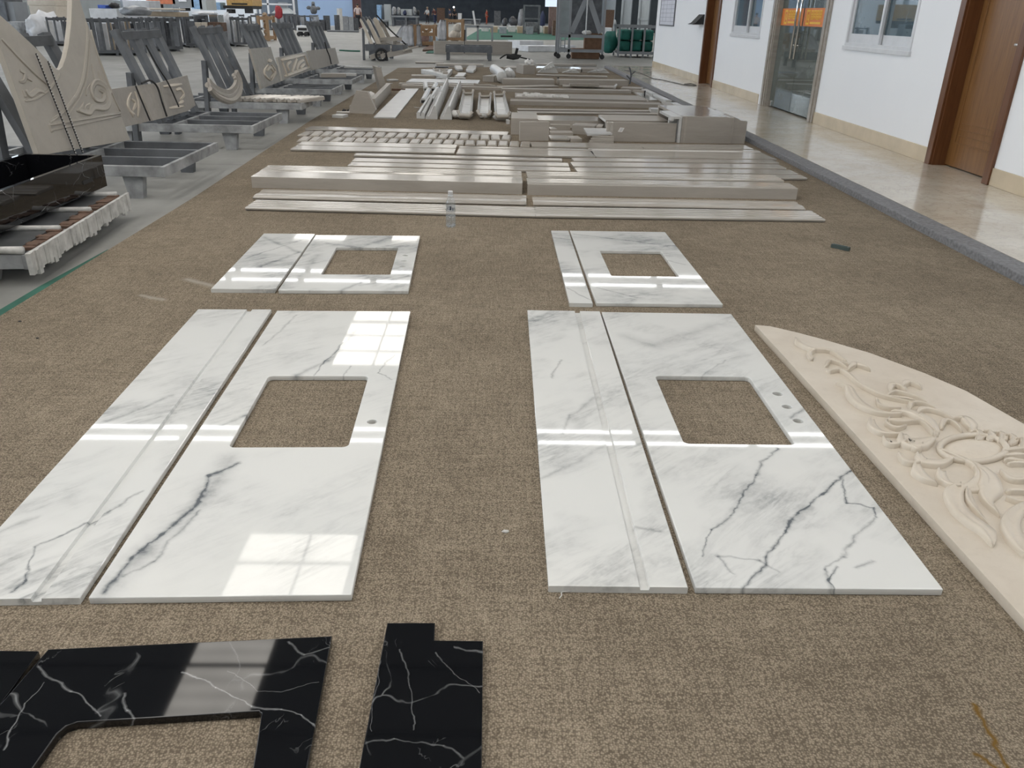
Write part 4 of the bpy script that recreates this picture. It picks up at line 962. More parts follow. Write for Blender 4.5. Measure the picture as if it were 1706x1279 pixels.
def strap(name, label, px, x, tilt, r=.006, off=.022, dots=True, mat=None):
    p0, n = lean_plane(x, tilt); P = [PP(a, c, p0 + n*off, n) for a, c in px]; o = P[0].copy(); P = spline([p-o for p in P], 8) if len(P) > 2 else [P[0]-o, P[-1]-o]
    t = empty(name, o, 0, label, 'rope'); MB().tube(P, r, 6).build('strap_band', mat or m_dark, t)
    if dots:
        d = MB(); A, B = P[0], P[-1]
        for k in range(34): c = A.lerp(B, (k+.5)/34); d.lump(c + n*r*.8, (r*.55, .008, .008), k, 0, 1)
        d.build('white_dashes', m_plaster, t)
strap('ratchet_strap', 'dashed dark strap over carved arch panel, left of the two', [(60, 89), (126, 257)], -3.13, .19)
strap('ratchet_strap', 'dashed dark strap over carved arch panel, right of the two', [(80, 102), (138, 255)], -3.13, .19)
# three slabs on the third rack
RG = 'cream slabs on the third left rack'
p3, f3, n3 = lean_panel('leaning_slab', 'cream slab with faint oval carving, left of three roped on rack', [(196, 214), (251, 201.5), (227, 142.3), (180, 149)], -3.22, .03, group=RG)
b = MB()
for pts in ([(218, 155), (213, 175), (222, 195)], [(224, 152), (231, 172), (229, 195)], [(219, 165), (226, 172), (221, 184)], [(215, 185), (224, 190)]): b.stroke([f3(*q) for q in pts], (.012, .045, .012), .012, n3)
b.build('carved_oval', m_carved, p3, smooth=True)
lean_panel('leaning_slab', 'plain cream slab in the middle of three roped on rack', [(254.5, 201), (277, 195.5), (265, 137.5), (231, 142)], -3.22, .03, group=RG)
p3, f3, n3 = lean_panel('leaning_slab', 'cream slab with two raised bars and scroll, right of three roped on rack', [(279, 195), (313, 185), (326, 175.5), (312, 125), (266.5, 137)], -3.22, .03, group=RG)
b = MB()
for pts, w in (([(272, 144), (302, 140)], .03), ([(282, 180), (305, 176.5)], .03), ([(293, 150), (300, 148), (306, 158), (300, 166)], .04), ([(298, 172), (305, 168)], .03)): b.stroke([f3(*q) for q in pts], (w*.5, w, w*.6), .014, n3)
b.build('carved_bars', m_carved, p3, smooth=True)
strap('dark_rope', 'dark rope curling over the middle slab on rack', [(236, 139), (250, 134), (262, 145), (270, 170), (278, 194)], -3.22, .19, .009, .03, False)
strap('dark_rope', 'dark rope running from rack post across barred slab', [(243, 75), (262, 110), (281, 140), (298, 178)], -3.22, .19, .007, .03, False)
strap('dark_rope', 'dark rope down the joint between oval and plain slab', [(226, 143), (232, 158), (250, 201)], -3.22, .19, .007, .026, False)
# arc moulding and short mouldings on the fourth rack
p0, n_ = lean_plane(-3.2, .19); P = [PP(a, c, p0 + n_*.05, n_) for a, c in ((346, 141), (356, 152), (372, 160), (384, 160), (393, 150), (395, 136), (390, 124))]
b = MB(); b.tube(spline(P, 5), .035, 8); b.stroke(P, (.17, .17, .17), .05, n_); tag(b.build('arc_moulding', m_beige_matt), 'curved cream arc moulding hanging in rack beside moulding pile', 'stone moulding')
proto = None
for k in range(13):
    if proto is None:
        m = MB(); m.prism([(-.026, 0), (-.026, .03), (-.016, .045), (0, .05), (.010, .035), (.026, .03), (.026, 0)], -.24, .24, 'x'); o = proto = m.build('short_moulding', m_beige)
    else: o = proto.copy(); COL.objects.link(o)
    o.location = (-3.16 + .062*k + (.05 if k > 6 else 0), 10.72 + .015*math.sin(k*3), PZ+.001); o.rotation_euler = (0, 0, math.radians(64))
    tag(o, '%s short glossy cream moulding from the left laid across rack' % ORD[k], 'stone moulding', 'short mouldings on the fourth rack')
p5, f5, n5 = lean_panel('leaning_slab', 'glossy carved cream panel standing alone on rack behind moulding pile', [(436, 148), (468, 136), (451, 78), (417, 81)], -3.05, .03, m_beige)
b = MB()
for pts in ([(446, 108), (440, 122), (450, 134)], [(452, 108), (459, 120), (452, 134)], [(444, 118), (450, 112), (456, 122), (450, 130)], [(446, 102), (452, 100)]): b.stroke([f5(*q) for q in pts], (.015, .06, .015), .018, n5)
b.build('carved_wreath', m_carved, p5, smooth=True)
p6, f6, n6 = lean_panel('leaning_slab', 'wide glossy cream panel with leafy relief on second farthest left rack', [(471, 134.5), (520, 116), (511, 86), (462, 95.5)], -3.05, .03, m_beige)
b = MB()
for pts in ([(468, 100), (508, 91)], [(474, 127), (514, 112)], [(486, 120), (490, 108), (494, 98)], [(494, 117), (497, 106), (505, 100)], [(481, 118), (478, 108), (484, 102)], [(500, 113), (507, 106)], [(470, 103), (478, 126)], [(507, 93), (515, 112)]): b.stroke([f6(*q) for q in pts], (.03, .05, .03), .02, n6)
b.build('leafy_relief', m_carved, p6, smooth=True)
lean_panel('leaning_slab', 'plain cream slab leaning on farthest rack of the left row', [(521.5, 117), (565, 105.5), (558.5, 79.3), (512.5, 84.5)], -3.05, .03, m_beige_matt)
strap('dark_rope', 'frayed dark rope hanging over plain slab on farthest left rack', [(541, 70), (545, 84), (549, 94), (552, 107)], -3.05, .19, .012, .03, False)
a = G(531, 121, PZ); tag(MB().box(-.22, .22, -.05, .05, 0, .06).build('offcut_strip', m_beige_matt, None, (-2.85, 14.72, PZ+.001), rz=.5), 'cream offcut lying across the second farthest left rack', 'stone offcut')
a = G(545, 124.5, PZ); tag(MB().box(-.3, .3, -.05, .05, 0, .04).build('offcut_strip', m_white_stone, None, (-2.82, 15.15, PZ+.001), rz=.02), 'pale strip lying along the second farthest left rack', 'stone offcut')
a = G(617, 113, PZ); tag(MB().box(-.3, .3, -.08, .08, 0, .03).build('offcut_strip', m_white_stone, None, (-2.80, 17.3, PZ+.001), rz=.02), 'pale piece lying on the farthest left rack', 'stone offcut')

# ------------------------------------------------------------------ farther rows of laid-out stone
FG = 'cream stone lengths in the far rows'
def far(name, label, fl, fr, bl, z, mat=None, prof=rect_prof, group=FG, cat='stone length', z0=0.0): return bar(name, label, fl, fr, bl, z, prof, mat or m_beige_matt, group, cat, z0)
far('thin_lath', 'thin cream lath just behind the hollow blocks, nearer of two', (863, 187.2), (1100, 190), (865, 184.8), .02)
far('thin_lath', 'thin cream lath behind the hollow blocks, farther of two', (863, 182.5), (1104, 185.7), (865, 180.2), .02)
far('channel_length', 'long cream channel length with dark front face and white chips behind it', (849.7, 167.8), (1106, 174), (854, 163.4), .06, prof=lambda d, z: [(0, 0), (0, z), (.02, z), (.022, z*.75), (d-.02, z*.75), (d-.018, z*.98), (d, z*.98), (d, 0)])
far('wide_board', 'wide cream board scattered with small white chips', (858, 162.2), (1079, 167.2), (868, 154.6), .015, cat='stone slab')
far('long_length', 'long cream length with tall front face behind the chip-strewn board', (836, 148), (1052, 151.2), (840, 146), .05)
far('split_board', 'cream board lying slightly askew behind the chip-strewn board', (836, 144.8), (931, 143), (838, 142.6), .03)
far('plain_length', 'cream block length left of the upright black mark', (838, 131.5), (924, 133), (839, 129.2), .105)
far('plain_length', 'cream block length right of the upright black mark ending at kerb', (933, 133), (1047, 134.3), (934, 131), .105)
far('low_board', 'low cream board carrying small carved scraps by the kerb', (938, 143.3), (1026, 145.5), (944, 140.5), .03)
far('low_board', 'short cream board at the kerb end behind carved scraps', (1034, 146), (1068, 147.5), (1030, 143.5), .04)
far('thin_lath', 'thin cream lath under the pale carved triangles', (893, 124.6), (1012, 127.8), (894, 123), .03)
far('rear_length', 'rear cream length running left of the small cream box', (838, 112), (870, 113), (839, 109), .09)
far('rear_length', 'rear cream length running right of the small cream box', (893, 113), (968, 115), (893, 109.8), .08, m_beige)
far('rear_length', 'rear cream length ending beside the kerb start', (970, 115), (1000, 115.5), (969, 112.5), .08)
far('rear_length', 'thin rear cream lath behind the small cream box', (895, 106.6), (955, 107.6), (896, 105.2), .04)
far('rear_length', 'dark-faced thin length farthest toward the pale tiled floor', (957, 106.8), (994, 107.2), (957, 105.8), .05)
stand('cream_box', 'small cream stone box with white scraps on top among rear lengths', (872, 123.5), (891, 123.5), (872.5, 108.5), .55, cat='stone box')
a = G(876, 117); 
for q, (dx_, r) in enumerate(((-.02, .07), (.08, .06))):
    tp = G(872, 123.5); tag(MB().lump((tp.x+.12+dx_, tp.y+.2+.2*q, vz((872, 123.5), (872.5, 108.5))+r*.8), (r, r*.8, r), 40+q).build('white_scrap', m_chips), ('white scrap on near part of the small cream box', 'white scrap on far part of the small cream box')[q], 'scrap')
# left of centre
far('white_board', 'pale flat board left of centre with rounded right end', (676.8, 136), (796.5, 138.8), (680.5, 130.5), .05, m_white_stone)
far('white_board', 'narrow pale strip lying just behind the pale flat board', (728, 129.6), (776, 129.8), (729, 128.6), .03, m_white_stone)
far('dark_length', 'dark-faced cream length behind the pale flat board, left', (685.5, 125.6), (725, 126.2), (688, 124), .04)
far('long_lath', 'long thin cream lath between pipe mouldings and pale board, nearer', (668, 141.5), (836, 146.2), (668, 140.2), .05)
far('long_lath', 'long thin cream lath between pipe mouldings and pale board, farther', (664, 138.6), (812, 142.2), (664, 137.4), .05)
far('long_lath', 'short cream lath at left tip beside carpet edge', (648.5, 132.8), (664, 132.6), (649, 131.6), .03, m_white_stone)
far('long_lath', 'dark thin bar lying in front of the rear cream lengths', (725, 111), (747, 111.4), (726, 110), .03, m_steel)
far('rear_length', 'long rear cream length behind the two curved pale pieces', (727.5, 106.6), (806, 107.6), (728, 105.2), .05)
far('rear_length', 'thin pale length far left at the front of the pale floor', (692.5, 103.4), (740, 104), (693, 102.4), .03)
stand('cream_box', 'square cream block with flat top near centre of far rows', (804, 136), (823, 137), (804, 126.3), .35, cat='stone block')
stand('cream_box', 'narrow cream block touching right side of the square block', (824, 137), (834, 137), (824, 125.8), .3, cat='stone block')
def curved_piece(name, label, pts, r, mat, z=.06):
    b = MB(); b.tube(spline([G(x, y, z) for x, y in pts], 4), r, 8); return tag(b.build(name, mat, smooth=True), label, 'stone piece')
curved_piece('curved_moulding', 'curved white moulding bending down beside narrow cream block', [(823, 115), (829, 119), (834, 124), (836, 129)], .11, m_white_stone, .11)
curved_piece('curved_moulding', 'curved white moulding with dark hollow right of the bent one', [(845, 125), (847, 119), (850, 122), (852, 125)], .09, m_white_stone, .09)
def px_plate(name, label, px, z, thick, mat, cat='stone slab', group=None, holes=()):
    P = [G(x, y, z) for x, y in px]; o = P[0]; lp = [((p-o).x, (p-o).y) for p in P]
    if sum(lp[i][0]*lp[(i+1) % len(lp)][1]-lp[(i+1) % len(lp)][0]*lp[i][1] for i in range(len(lp))) < 0: lp = lp[::-1]
    return tag(plate(name, [lp], thick, mat, None, .002, None, (o.x, o.y, z)), label, cat, group)
px_plate('bevelled_slab', 'pale curved-edge piece left of the two behind carved triangle', [(757, 109), (768, 109), (771, 114.5), (763, 115), (759, 113)], .06, .05, m_white_stone, 'stone piece')
px_plate('bevelled_slab', 'pale curved-edge piece right of the two behind carved triangle', [(781, 108.5), (793.5, 109), (793, 114), (788.5, 118), (778, 117), (776, 115.5)], .06, .05, m_white_stone, 'stone piece')
px_plate('bevelled_slab', 'small pale trapezoid piece in front of the carved triangle', [(763, 120.5), (777, 121), (772.5, 126.5), (757, 126.5), (762, 123.5)], .05, .04, m_white_stone, 'stone piece')
tri = [G(x, y, .10) for x, y in ((701.5, 115.2), (753.5, 115), (745, 126), (728, 121.5))]; o = tri[0]
t = empty('carved_triangle', (o.x, o.y, .10), 0, 'white carved triangular panel lying among the far left lengths', 'carved panel')
lp = [((p-o).x, (p-o).y) for p in tri][::-1]; plate('panel_body', [lp], .098, m_white_stone, t, .003)
b = MB()
for pts in ([(728, 116.5), (738, 117.5), (745, 116.5)], [(732, 119), (738, 120.5), (744, 119)], [(738, 122), (742, 123), (744, 121)], [(722, 116.3), (728, 118), (733, 117.2)]): b.stroke([G(x, y, .10)-o for x, y in pts], (.03, .12, .04), .04, UPV)
b.build('carved_relief', m_beige_matt, t, smooth=True)
b = MB(); b.bar(G(640, 138.5, .005) , G(654, 138.7, .005), .02, .01); tag(b.build('pale_stick', m_white_stone), 'pale stick on carpet just right of the leaning slab end', 'stick')
# carved triangles on the rear right lath
for q, (px, L) in enumerate((([(897, 121.5), (920.5, 116), (929.5, 124), (921, 124)], 'white carved triangular scrap, tallest of three on rear lath'), ([(938, 122.5), (955, 120.5), (966, 124.5), (950, 125.5)], 'low white carved scrap, middle of three on rear lath'), ([(980, 121.5), (998, 121), (1015, 129.5), (1000, 127)], 'white carved scrap at kerb end of rear lath'))):
    g0 = G((px[0][0]+px[2][0])/2, 124.2); h = (.24, .10, .12)[q]; w = (G(px[2][0], 124)-G(px[0][0], 124)).length
    m = MB(); m.prism([(-w/2, 0), (w/2, 0), (w*.2, h), (w*.08, h*.9)], 0, .12, 'y')
    for k in range(5): m.lump((-w*.3+w*.14*k, .0, h*(.25+.08*k)), (w*.08, .03, h*.14), k+q*7, .2, 1)
    tag(m.build('carved_scrap', m_white_stone, None, (g0.x, g0.y+.1, .032)), L, 'stone scrap', 'carved scraps on the rear lath')
# white chips on the wide board
CH = ((866, 160.5), (877, 157.3), (881, 160), (884, 161), (889, 158.2), (893, 160.8), (895, 158), (898, 159.2), (903, 161), (910, 161), (916, 162), (922, 161.2), (927, 161.8), (934, 162), (940, 161.5), (944, 163))
for q, (x, y) in enumerate(CH):
    g = G(x, y, .015); b = MB(); b.bar((-.05, .022, .017), (.05, -.026, .018), .04+.012*(q % 3), .032); b.bar((-.036, .036, .011), (-.008, .0, .013), .02, .020)
    tag(b.build('stone_chip', m_chips, None, (g.x, g.y, .0155), rz=math.sin(q*5)*.5), '%s white stone chip from the left on the wide cream board' % ORD[q], 'stone chip', 'white chips on the wide board')
for q, (x, y) in enumerate(((959, 144.2), (970, 144.5), (977, 144.6), (989, 145))):
    g = G(x, y, .03); b = MB(); b.bar((-.12, 0, .03), (.1, .02, .035), .08, .05); tag(b.build('stone_chip', m_beige_matt, None, (g.x, g.y, .0305)), '%s small cream scrap from the left on low board by the kerb' % ORD[q], 'stone chip', 'scraps on the low board')
b = MB(); b.bar(G(1024, 146, .05), G(1027, 141, .05), .04, .03); tag(b.build('pale_stick', m_white_stone), 'pale stick lying across right end of the low board', 'stick')
# pieces along the kerb
KB = 'pale pieces lying along the kerb'
for q, (a, c, w, L) in enumerate((((1073, 150.5), (1091, 159), .10, 'pale strip along kerb, farthest of three'), ((1092, 160), (1114, 170), .10, 'pale strip along kerb, middle of three'), ((1122, 173.5), (1138, 181.5), .10, 'pale strip along kerb, nearest of three'))):
    b = MB(); b.bar(G(*a, .03), G(*c, .03), w, .055); tag(b.build('kerb_strip', m_white_stone), L, 'stone strip', KB)
px_plate('pale_slab', 'pale flat slab between the chip-strewn board and the kerb', [(1052, 151), (1072, 152.5), (1095, 166), (1080, 167)], .03, .026, m_beige, 'stone slab')
px_plate('pale_slab', 'small honed slab beside right end of the channel length', [(1102, 170), (1120, 170.5), (1136, 179), (1110, 179)], .05, .046, m_beige_matt, 'stone slab')
far('kerb_offcut', 'dark-edged cream offcut near kerb behind the low board', (1054, 150.3), (1072, 151.3), (1051, 149.5), .05)
far('kerb_offcut', 'carved cream strip in front of right end of the channel length', (1085, 181.5), (1108, 182), (1084, 179), .06, m_white_stone)
b = MB(); g = G(1049, 140); b.tube([(0, 0, 0), (.02, 0, .18), (-.03, .02, .33)], .018, 6); b.tube([(.02, 0, .18), (.10, .02, .26)], .014, 6); b.tube([(.0, 0, .10), (-.08, .0, .17)], .014, 6)
tag(b.build('twisted_rod', m_steel, None, g), 'small twisted dark rod standing at kerb end of the block lengths', 'rod')
b = MB(); b.bar((0, 0, 0), (0, 0, .13), .03, .03); tag(b.build('black_peg', m_dark, None, G(929.5, 140)), 'black peg between the two cream block lengths', 'peg')
b = MB(); b.bar((0, 0, 0), (.01, 0, .12), .02, .02); tag(b.build('black_peg', m_dark, None, G(1073, 163)), 'thin dark peg standing on pale slab by the kerb', 'peg')
# hollow half-column shells
def shell(label, px4, depth_k, extra, seams):
    """trough-shaped column cladding lying hollow side up: px4 far-left, far-right, near-right, near-left rim corners"""
    zr = .10; P = [G(x, y, zr) for x, y in px4]; o = (P[3]+P[2])/2; t = empty('half_shell', (o.x, o.y, 0), 0, label, 'column shell', 'hollow white column shells')
    def rp(u, v): a = P[3].lerp(P[0], v); b_ = P[2].lerp(P[1], v); return a.lerp(b_, u) - V((o.x, o.y, 0))
    def shellmesh(v0, v1, th, name, mat):
        m = MB(); pr = [(0, 0), (.05, .012), (.14, -.055), (.2, -.075), (.8, -.075), (.86, -.055), (.95, .012), (1, 0)]
        pr = [(u, h_*.8) for u, h_ in pr]; r = [[], []]
        for i, v in enumerate((v0, v1)):
            up = m._v([rp(u, v) + V((0, 0, h_)) for u, h_ in pr]); dn = m._v([rp(u*.96+.02, v) + V((0, 0, h_-th)) for u, h_ in pr]); r[i] = up + dn[::-1]
        n = len(r[0])
        for k in range(n): m.bm.faces.new((r[0][k], r[0][(k+1) % n], r[1][(k+1) % n], r[1][k]))
        m.bm.faces.new(r[0]); m.bm.faces.new(r[1][::-1]); return m.build(name, mat, t)
    vs = [0] + seams + [1]
    for a, b_ in zip(vs, vs[1:]): shellmesh(a+.004, b_-.004, .028, 'shell_section', m_white_stone)
    for v0, v1 in ((-.07, -.012), (1.012, 1.06)): 
        m = MB(); m.tube([rp(.02, v0+.02) + V((0, 0, .02)), rp(.16, v0+.01) + V((0, 0, -.035)), rp(.84, v0+.01) + V((0, 0, -.035)), rp(.98, v0+.02) + V((0, 0, .02))], .023, 8); m.build('end_moulding', m_beige, t, smooth=True)
    return t
shell('hollow white column shell, left of three, bluish sheen', [(771, 152.5), (789, 152.5), (787, 186.5), (763, 185)], 1, 0, [.5])
shell('hollow white column shell, middle and shortest of three', [(798, 157.5), (818.5, 157.5), (817.5, 185), (795, 184.5)], 1, 0, [.5])
shell('hollow white column shell, right of three beside the channel length', [(822.5, 155), (841, 155), (849.5, 187), (824, 187.5)], 1, 0, [.33, .66])
for q, (a, c, L) in enumerate((((764, 192.5), (784, 193), 'loose white end moulding in front of left column shell'), ((806, 194), (815, 192), 'small loose white piece in front of middle column shell'), ((824, 195), (847, 195.5), 'loose white end moulding in front of right column shell'))):
    b = MB(); p, q_ = G(*a, .05), G(*c, .05); b.tube([p + V((0, 0, .03)), p.lerp(q_, .15), p.lerp(q_, .85), q_ + V((0, 0, .03))], .042 if q != 1 else .03, 8)
    tag(b.build('loose_moulding', m_white_stone, smooth=True), L, 'stone piece')
tag(MB().lump(G(759, 190, .06), (.07, .07, .055), 5, .1).build('white_ball_scrap', m_chips, smooth=True), 'rounded white scrap at left foot of the left column shell', 'scrap')
stand('small_cube', 'small pale cube on carpet left of the hollow block', (844.5, 207), (849.5, 207), (844.5, 200), .08, m_white_stone, 'stone cube')
# long pipe-like mouldings lying away from the viewer
def cyma(label, far_l, far_r, near_r, near_l, prof, cat='stone moulding', split=None, mat=None, group='glossy cyma mouldings pointing away'):
    z0 = .001; P = [G(x, y, 0) for x, y in (far_l, far_r, near_r, near_l)]; o = P[3]; t = empty('cyma_moulding', (o.x, o.y, z0), 0, label, cat, group)
    def seg(v0, v1, dz, off):
        m = MB(); R = []
        for v in (v0, v1):
            a, b_ = P[3].lerp(P[0], v), P[2].lerp(P[1], v); R.append(m._v([a.lerp(b_, u + off) - V((o.x, o.y, 0)) + V((0, 0, h_+(dz if h_ > .01 else 0))) for u, h_ in prof]))
        n = len(prof)
        for k in range(n): m.bm.faces.new((R[0][k], R[0][(k+1) % n], R[1][(k+1) % n], R[1][k]))
        m.bm.faces.new(R[0]); m.bm.faces.new(R[1][::-1]); ob = m.build('moulding_length', mat or m_white_stone, t); smooth_angle(ob, 30)
    if split: seg(0, split-.003, 0, 0); seg(split+.003, 1, .006, .02)
    else: seg(0, 1, 0, 0)
    return t
CY = [(0, 0), (0, .03), (.08, .055), (.2, .035), (.35, .045), (.5, .09), (.62, .15), (.72, .17), (.84, .165), (.9, .12), (.97, .06), (1, .0)]
HR = [(0, 0), (0, .07), (.2, .09), (.38, .075), (.45, .03), (.55, .03), (.6, .07), (.8, .085), (1, .06), (1, 0)]
cyma('glossy twin-ridged moulding, leftmost of three long ones', (716, 165.5), (722, 166), (708, 198), (694, 197.5), HR)
cyma('wide glossy S-profile moulding, middle of three long ones', (733, 149), (748, 146), (729, 199), (709, 198.5), CY, split=.45)
cyma('wide glossy S-profile moulding, right of three long ones', (756, 150), (769, 150), (753, 199.5), (733, 199), CY, split=.5)
SP = 'small dark-ended mouldings beyond the long ones'
for q, (a, c, L) in enumerate((((710, 152), (708, 142), 'small dark-ended moulding, farthest left of four'), ((705, 172), (714, 153.5), 'small dark-ended moulding, long one left of four'), ((722, 152), (726, 144), 'small dark-ended moulding, farthest right of four'), ((718, 170), (729, 151.5), 'small dark-ended moulding touching the twin-ridged moulding'))):
    p, e_ = G(*a), G(*c); t = empty('small_moulding', p, math.atan2((e_-p).y, (e_-p).x), L, 'stone moulding', SP); Lg = (e_-p).length
    MB().prism([(-.045, 0), (-.045, .05), (-.02, .075), (.02, .07), (.045, .045), (.045, 0)], 0, Lg, 'x').build('moulding_length', m_white_stone, t); MB().prism([(-.03, .004), (-.03, .045), (.03, .045), (.03, .004)], -.003, -.0005, 'x').build('dark_end', m_dark, t)
px_plate('white_plank', 'smooth pale flat plank lying on carpet left of the twin-ridged moulding', [(670.3, 147.2), (697.7, 147.4), (659, 195.1), (622.3, 194.6)], .02, .0195, m_white_stone, 'stone slab')
b = MB(); b.bar((0, 0, .07), (.30, .02, .0), .05, .06); b.tube([(.1, 0, .05), (.3, .0, .06), (.42, -.04, .04)], .03, 6); tag(b.build('knotted_scrap', m_beige_matt, None, G(789, 147.5)), 'knotty cream scrap lying behind the column shells', 'scrap')
# pieces left of the plank
P = [G(606, 188), G(616, 189.5), G(610, 176)]
b = MB(); g = G(607, 189.5); b.prism([(-.24, 0), (.13, 0), (.17, .06), (.06, .29), (-.10, .30), (-.20, .10)], 0, .05, 'y'); tag(b.build('angled_block', m_beige_matt, None, g, rz=-.25), 'cream angular block standing beside a long bar, left of plank', 'stone block')
b = MB(); p, q = G(622, 184), G(648, 154.5); b.bar(p + V((0, 0, .08)), q + V((0, 0, .08)), .07, .155); tag(b.build('edge_bar', m_beige_matt), 'cream bar on edge running away just left of the plank', 'stone bar')
b = MB(); g = G(646, 154); b.prism([(-.12, 0), (.0, 0), (-.10, .40), (-.20, .42)], 0, .30, 'y'); tag(b.build('leaning_slate', m_beige_matt, None, g, rz=.3), 'cream slab tilted up at far end of the edge bar', 'stone slab')
b = MB(); b.box(0, .24, 0, .05, 0, .035); tag(b.build('dark_strip', m_rust, None, G(652.5, 151)), 'short dark rusty strip beside the tilted slab', 'strip')
b = MB(); p, q = G(586, 184), G(600, 169); b.bar(p + V((0, 0, .03)), q + V((0, 0, .03)), .06, .06); tag(b.build('edge_bar', m_beige_matt), 'short cream bar running behind the angular block', 'stone bar')
far('low_lath', 'low cream lath nearest the racks at the carpet edge', (553, 191.3), (571, 192.3), (556, 188.8), .035, m_white_stone)
far('low_lath', 'low cream lath just behind the nearest one at carpet edge', (560, 187), (582, 187.2), (562, 185), .03)
b = MB(); 
for k in range(4): b.lump((.07*k, .02*(k % 2), .02), (.035, .03, .03), k, .3, 1)
tag(b.build('dark_rubble', m_dark, None, G(573, 187.5)), 'little heap of dark grit beside the low laths', 'rubble')
px_plate('bent_scrap', 'pale bent slab lying behind the angular block', [(600, 156), (609, 152), (620, 152), (619, 155), (606, 157)], .05, .03, m_white_stone, 'scrap')
tag(MB().lump(G(618, 160, .1), (.05, .04, .07), 3, .35, 1).build('white_scrap', m_chips), 'upright white scrap between angular block and edge bar', 'scrap')
b = MB(); b.bar(G(690, 178.6, .004), G(706, 179.6, .004), .012, .006); tag(b.build('thin_batten', m_white_stone), 'thin pale batten crossing carpet between plank and twin-ridged moulding', 'batten')

# ------------------------------------------------------------------ people far down the hall
m_skin = simple('skin', (.42, .25, .17), .5, var=.05); m_hair = simple('black_hair', (.012, .011, .01), .5, var=.1)
def skinned(name, verts, edges, rad, mat, parent, root=0):
    me = bpy.data.meshes.new(name); me.from_pydata(verts, edges, []); o = link(name, me, mat, parent)
    a = o.modifiers.new('skin', 'SKIN'); a.use_smooth_shade = True
    for i, r in enumerate(rad): me.skin_vertices[0].data[i].radius = (r, r) if not isinstance(r, tuple) else r
    me.skin_vertices[0].data[root].use_root = True
    o.modifiers.new('subsurf', 'SUBSURF').levels = 1; o.modifiers['subsurf'].render_levels = 2
    return o
def person(foot, yaw, label, shirt, trousers, H=1.68, armL=((.24, .02, 1.12), (.25, .10, .90)), armR=((-.24, .02, 1.12), (-.25, .10, .90)), bend=0.0, hat=None, stride=.08):
    """standing figure facing local +y, feet on the ground at the origin"""
    t = empty('person', foot, yaw, label, 'person'); k = H/1.68; t.scale = (k, k, k)
    def B(x, y, z):
        if z <= .95 or bend == 0: return (x, y, z)
        d = z-.95; return (x, y + d*math.sin(bend), .95 + d*math.cos(bend))
    AL = [B(*p) for p in armL]; AR = [B(*p) for p in armR]
    hd = lambda e, d: tuple(e[i] + d[i] for i in range(3))
    vs = [(0, 0, .95), B(0, .01, 1.12), B(0, 0, 1.33), B(0, -.01, 1.43), B(0, .01, 1.50), B(0, .03, 1.57), B(0, .02, 1.64),
          B(.10, 0, 1.39), B(.18, 0, 1.36), AL[0], AL[1], hd(AL[1], (.005, .04, -.08)), B(-.10, 0, 1.39), B(-.18, 0, 1.36), AR[0], AR[1], hd(AR[1], (-.005, .04, -.08)),
          (.09, 0, .88), (.10, stride*.6+.02, .50), (.10, stride, .09), (.11, stride+.15, .035), (-.09, 0, .88), (-.10, .02-stride*.6, .50), (-.10, -stride, .09), (-.11, .15-stride, .035)]
    es = [(0, 1), (1, 2), (2, 3), (3, 4), (4, 5), (5, 6), (2, 7), (7, 8), (8, 9), (9, 10), (10, 11), (2, 12), (12, 13), (13, 14), (14, 15), (15, 16), (0, 17), (17, 18), (18, 19), (19, 20), (0, 21), (21, 22), (22, 23), (23, 24)]
    rd = [(.14, .10), (.125, .09), (.15, .10), .055, .05, .10, .085, .06, .055, .042, .032, .03, .06, .055, .042, .032, .03, .085, .06, .042, .035, .085, .06, .042, .035]
    skinned('body', vs, es, rd, m_skin, t)
    sh = skinned('shirt', [vs[i] for i in (0, 1, 2, 3, 7, 8, 9, 12, 13, 14)], [(0, 1), (1, 2), (2, 3), (2, 4), (4, 5), (5, 6), (2, 7), (7, 8), (8, 9)], [(.158, .12), (.15, .115), (.175, .125), .07, .078, .073, .06, .078, .073, .06], shirt, t)
    skinned('trousers', [vs[i] for i in (0, 17, 18, 19, 21, 22, 23)], [(0, 1), (1, 2), (2, 3), (0, 4), (4, 5), (5, 6)], [(.15, .115), .105, .078, .06, .105, .078, .06], trousers, t)
    c = B(0, .005, 1.625); MB().lump(c, (.088, .10, .075), 2, .06).build('hair', m_hair, t, smooth=True)
    for sx in (.11, -.11):
        fy = (stride if sx > 0 else -stride); MB().lump((sx, fy+.07, .035), (.05, .13, .035), 3, .03).build('shoe', m_dark, t, smooth=True)
    if hat: MB().lathe([(.16, 1.655), (.10, 1.67), (.095, 1.73), (.02, 1.745)], (c[0], c[1], c[2]-1.62), 16).build('sun_hat', hat, t, smooth=True)
    return t
m_pink = simple('pale_pink_cloth', (.60, .50, .50), .8, var=.06); m_whitecloth = simple('white_cloth', (.55, .57, .58), .8, var=.06); m_darkcloth = simple('dark_cloth', (.02, .022, .03), .8)
m_maroon = simple('maroon_cloth', (.10, .035, .035), .8); m_redcloth = simple('orange_red_cloth', (.42, .085, .05), .8, var=.1); m_navy = simple('navy_cloth', (.03, .04, .09), .8); m_browncloth = simple('brown_cloth', (.20, .14, .13), .8)
m_straw = simple('straw_hat', (.45, .36, .26), .8)
person(G(597.5, 48.5), 0.3, 'person in pale pink shirt seen from behind by the loaded slab cart', m_pink, m_darkcloth, armL=((.25, .02, 1.12), (.26, .05, .88)))
person(G(712.5, 39.5), 2.6, 'person in white top, black trousers and straw hat at the work tables', m_whitecloth, m_darkcloth, hat=m_straw, armL=((.26, .10, 1.14), (.22, .28, 1.05)))
person(G(725, 40), 0.6, 'person in maroon top bent forward beside the person in white', m_maroon, m_navy, bend=.35, armL=((.24, .12, 1.10), (.20, .28, .98)), armR=((-.24, .12, 1.10), (-.20, .28, .98)))
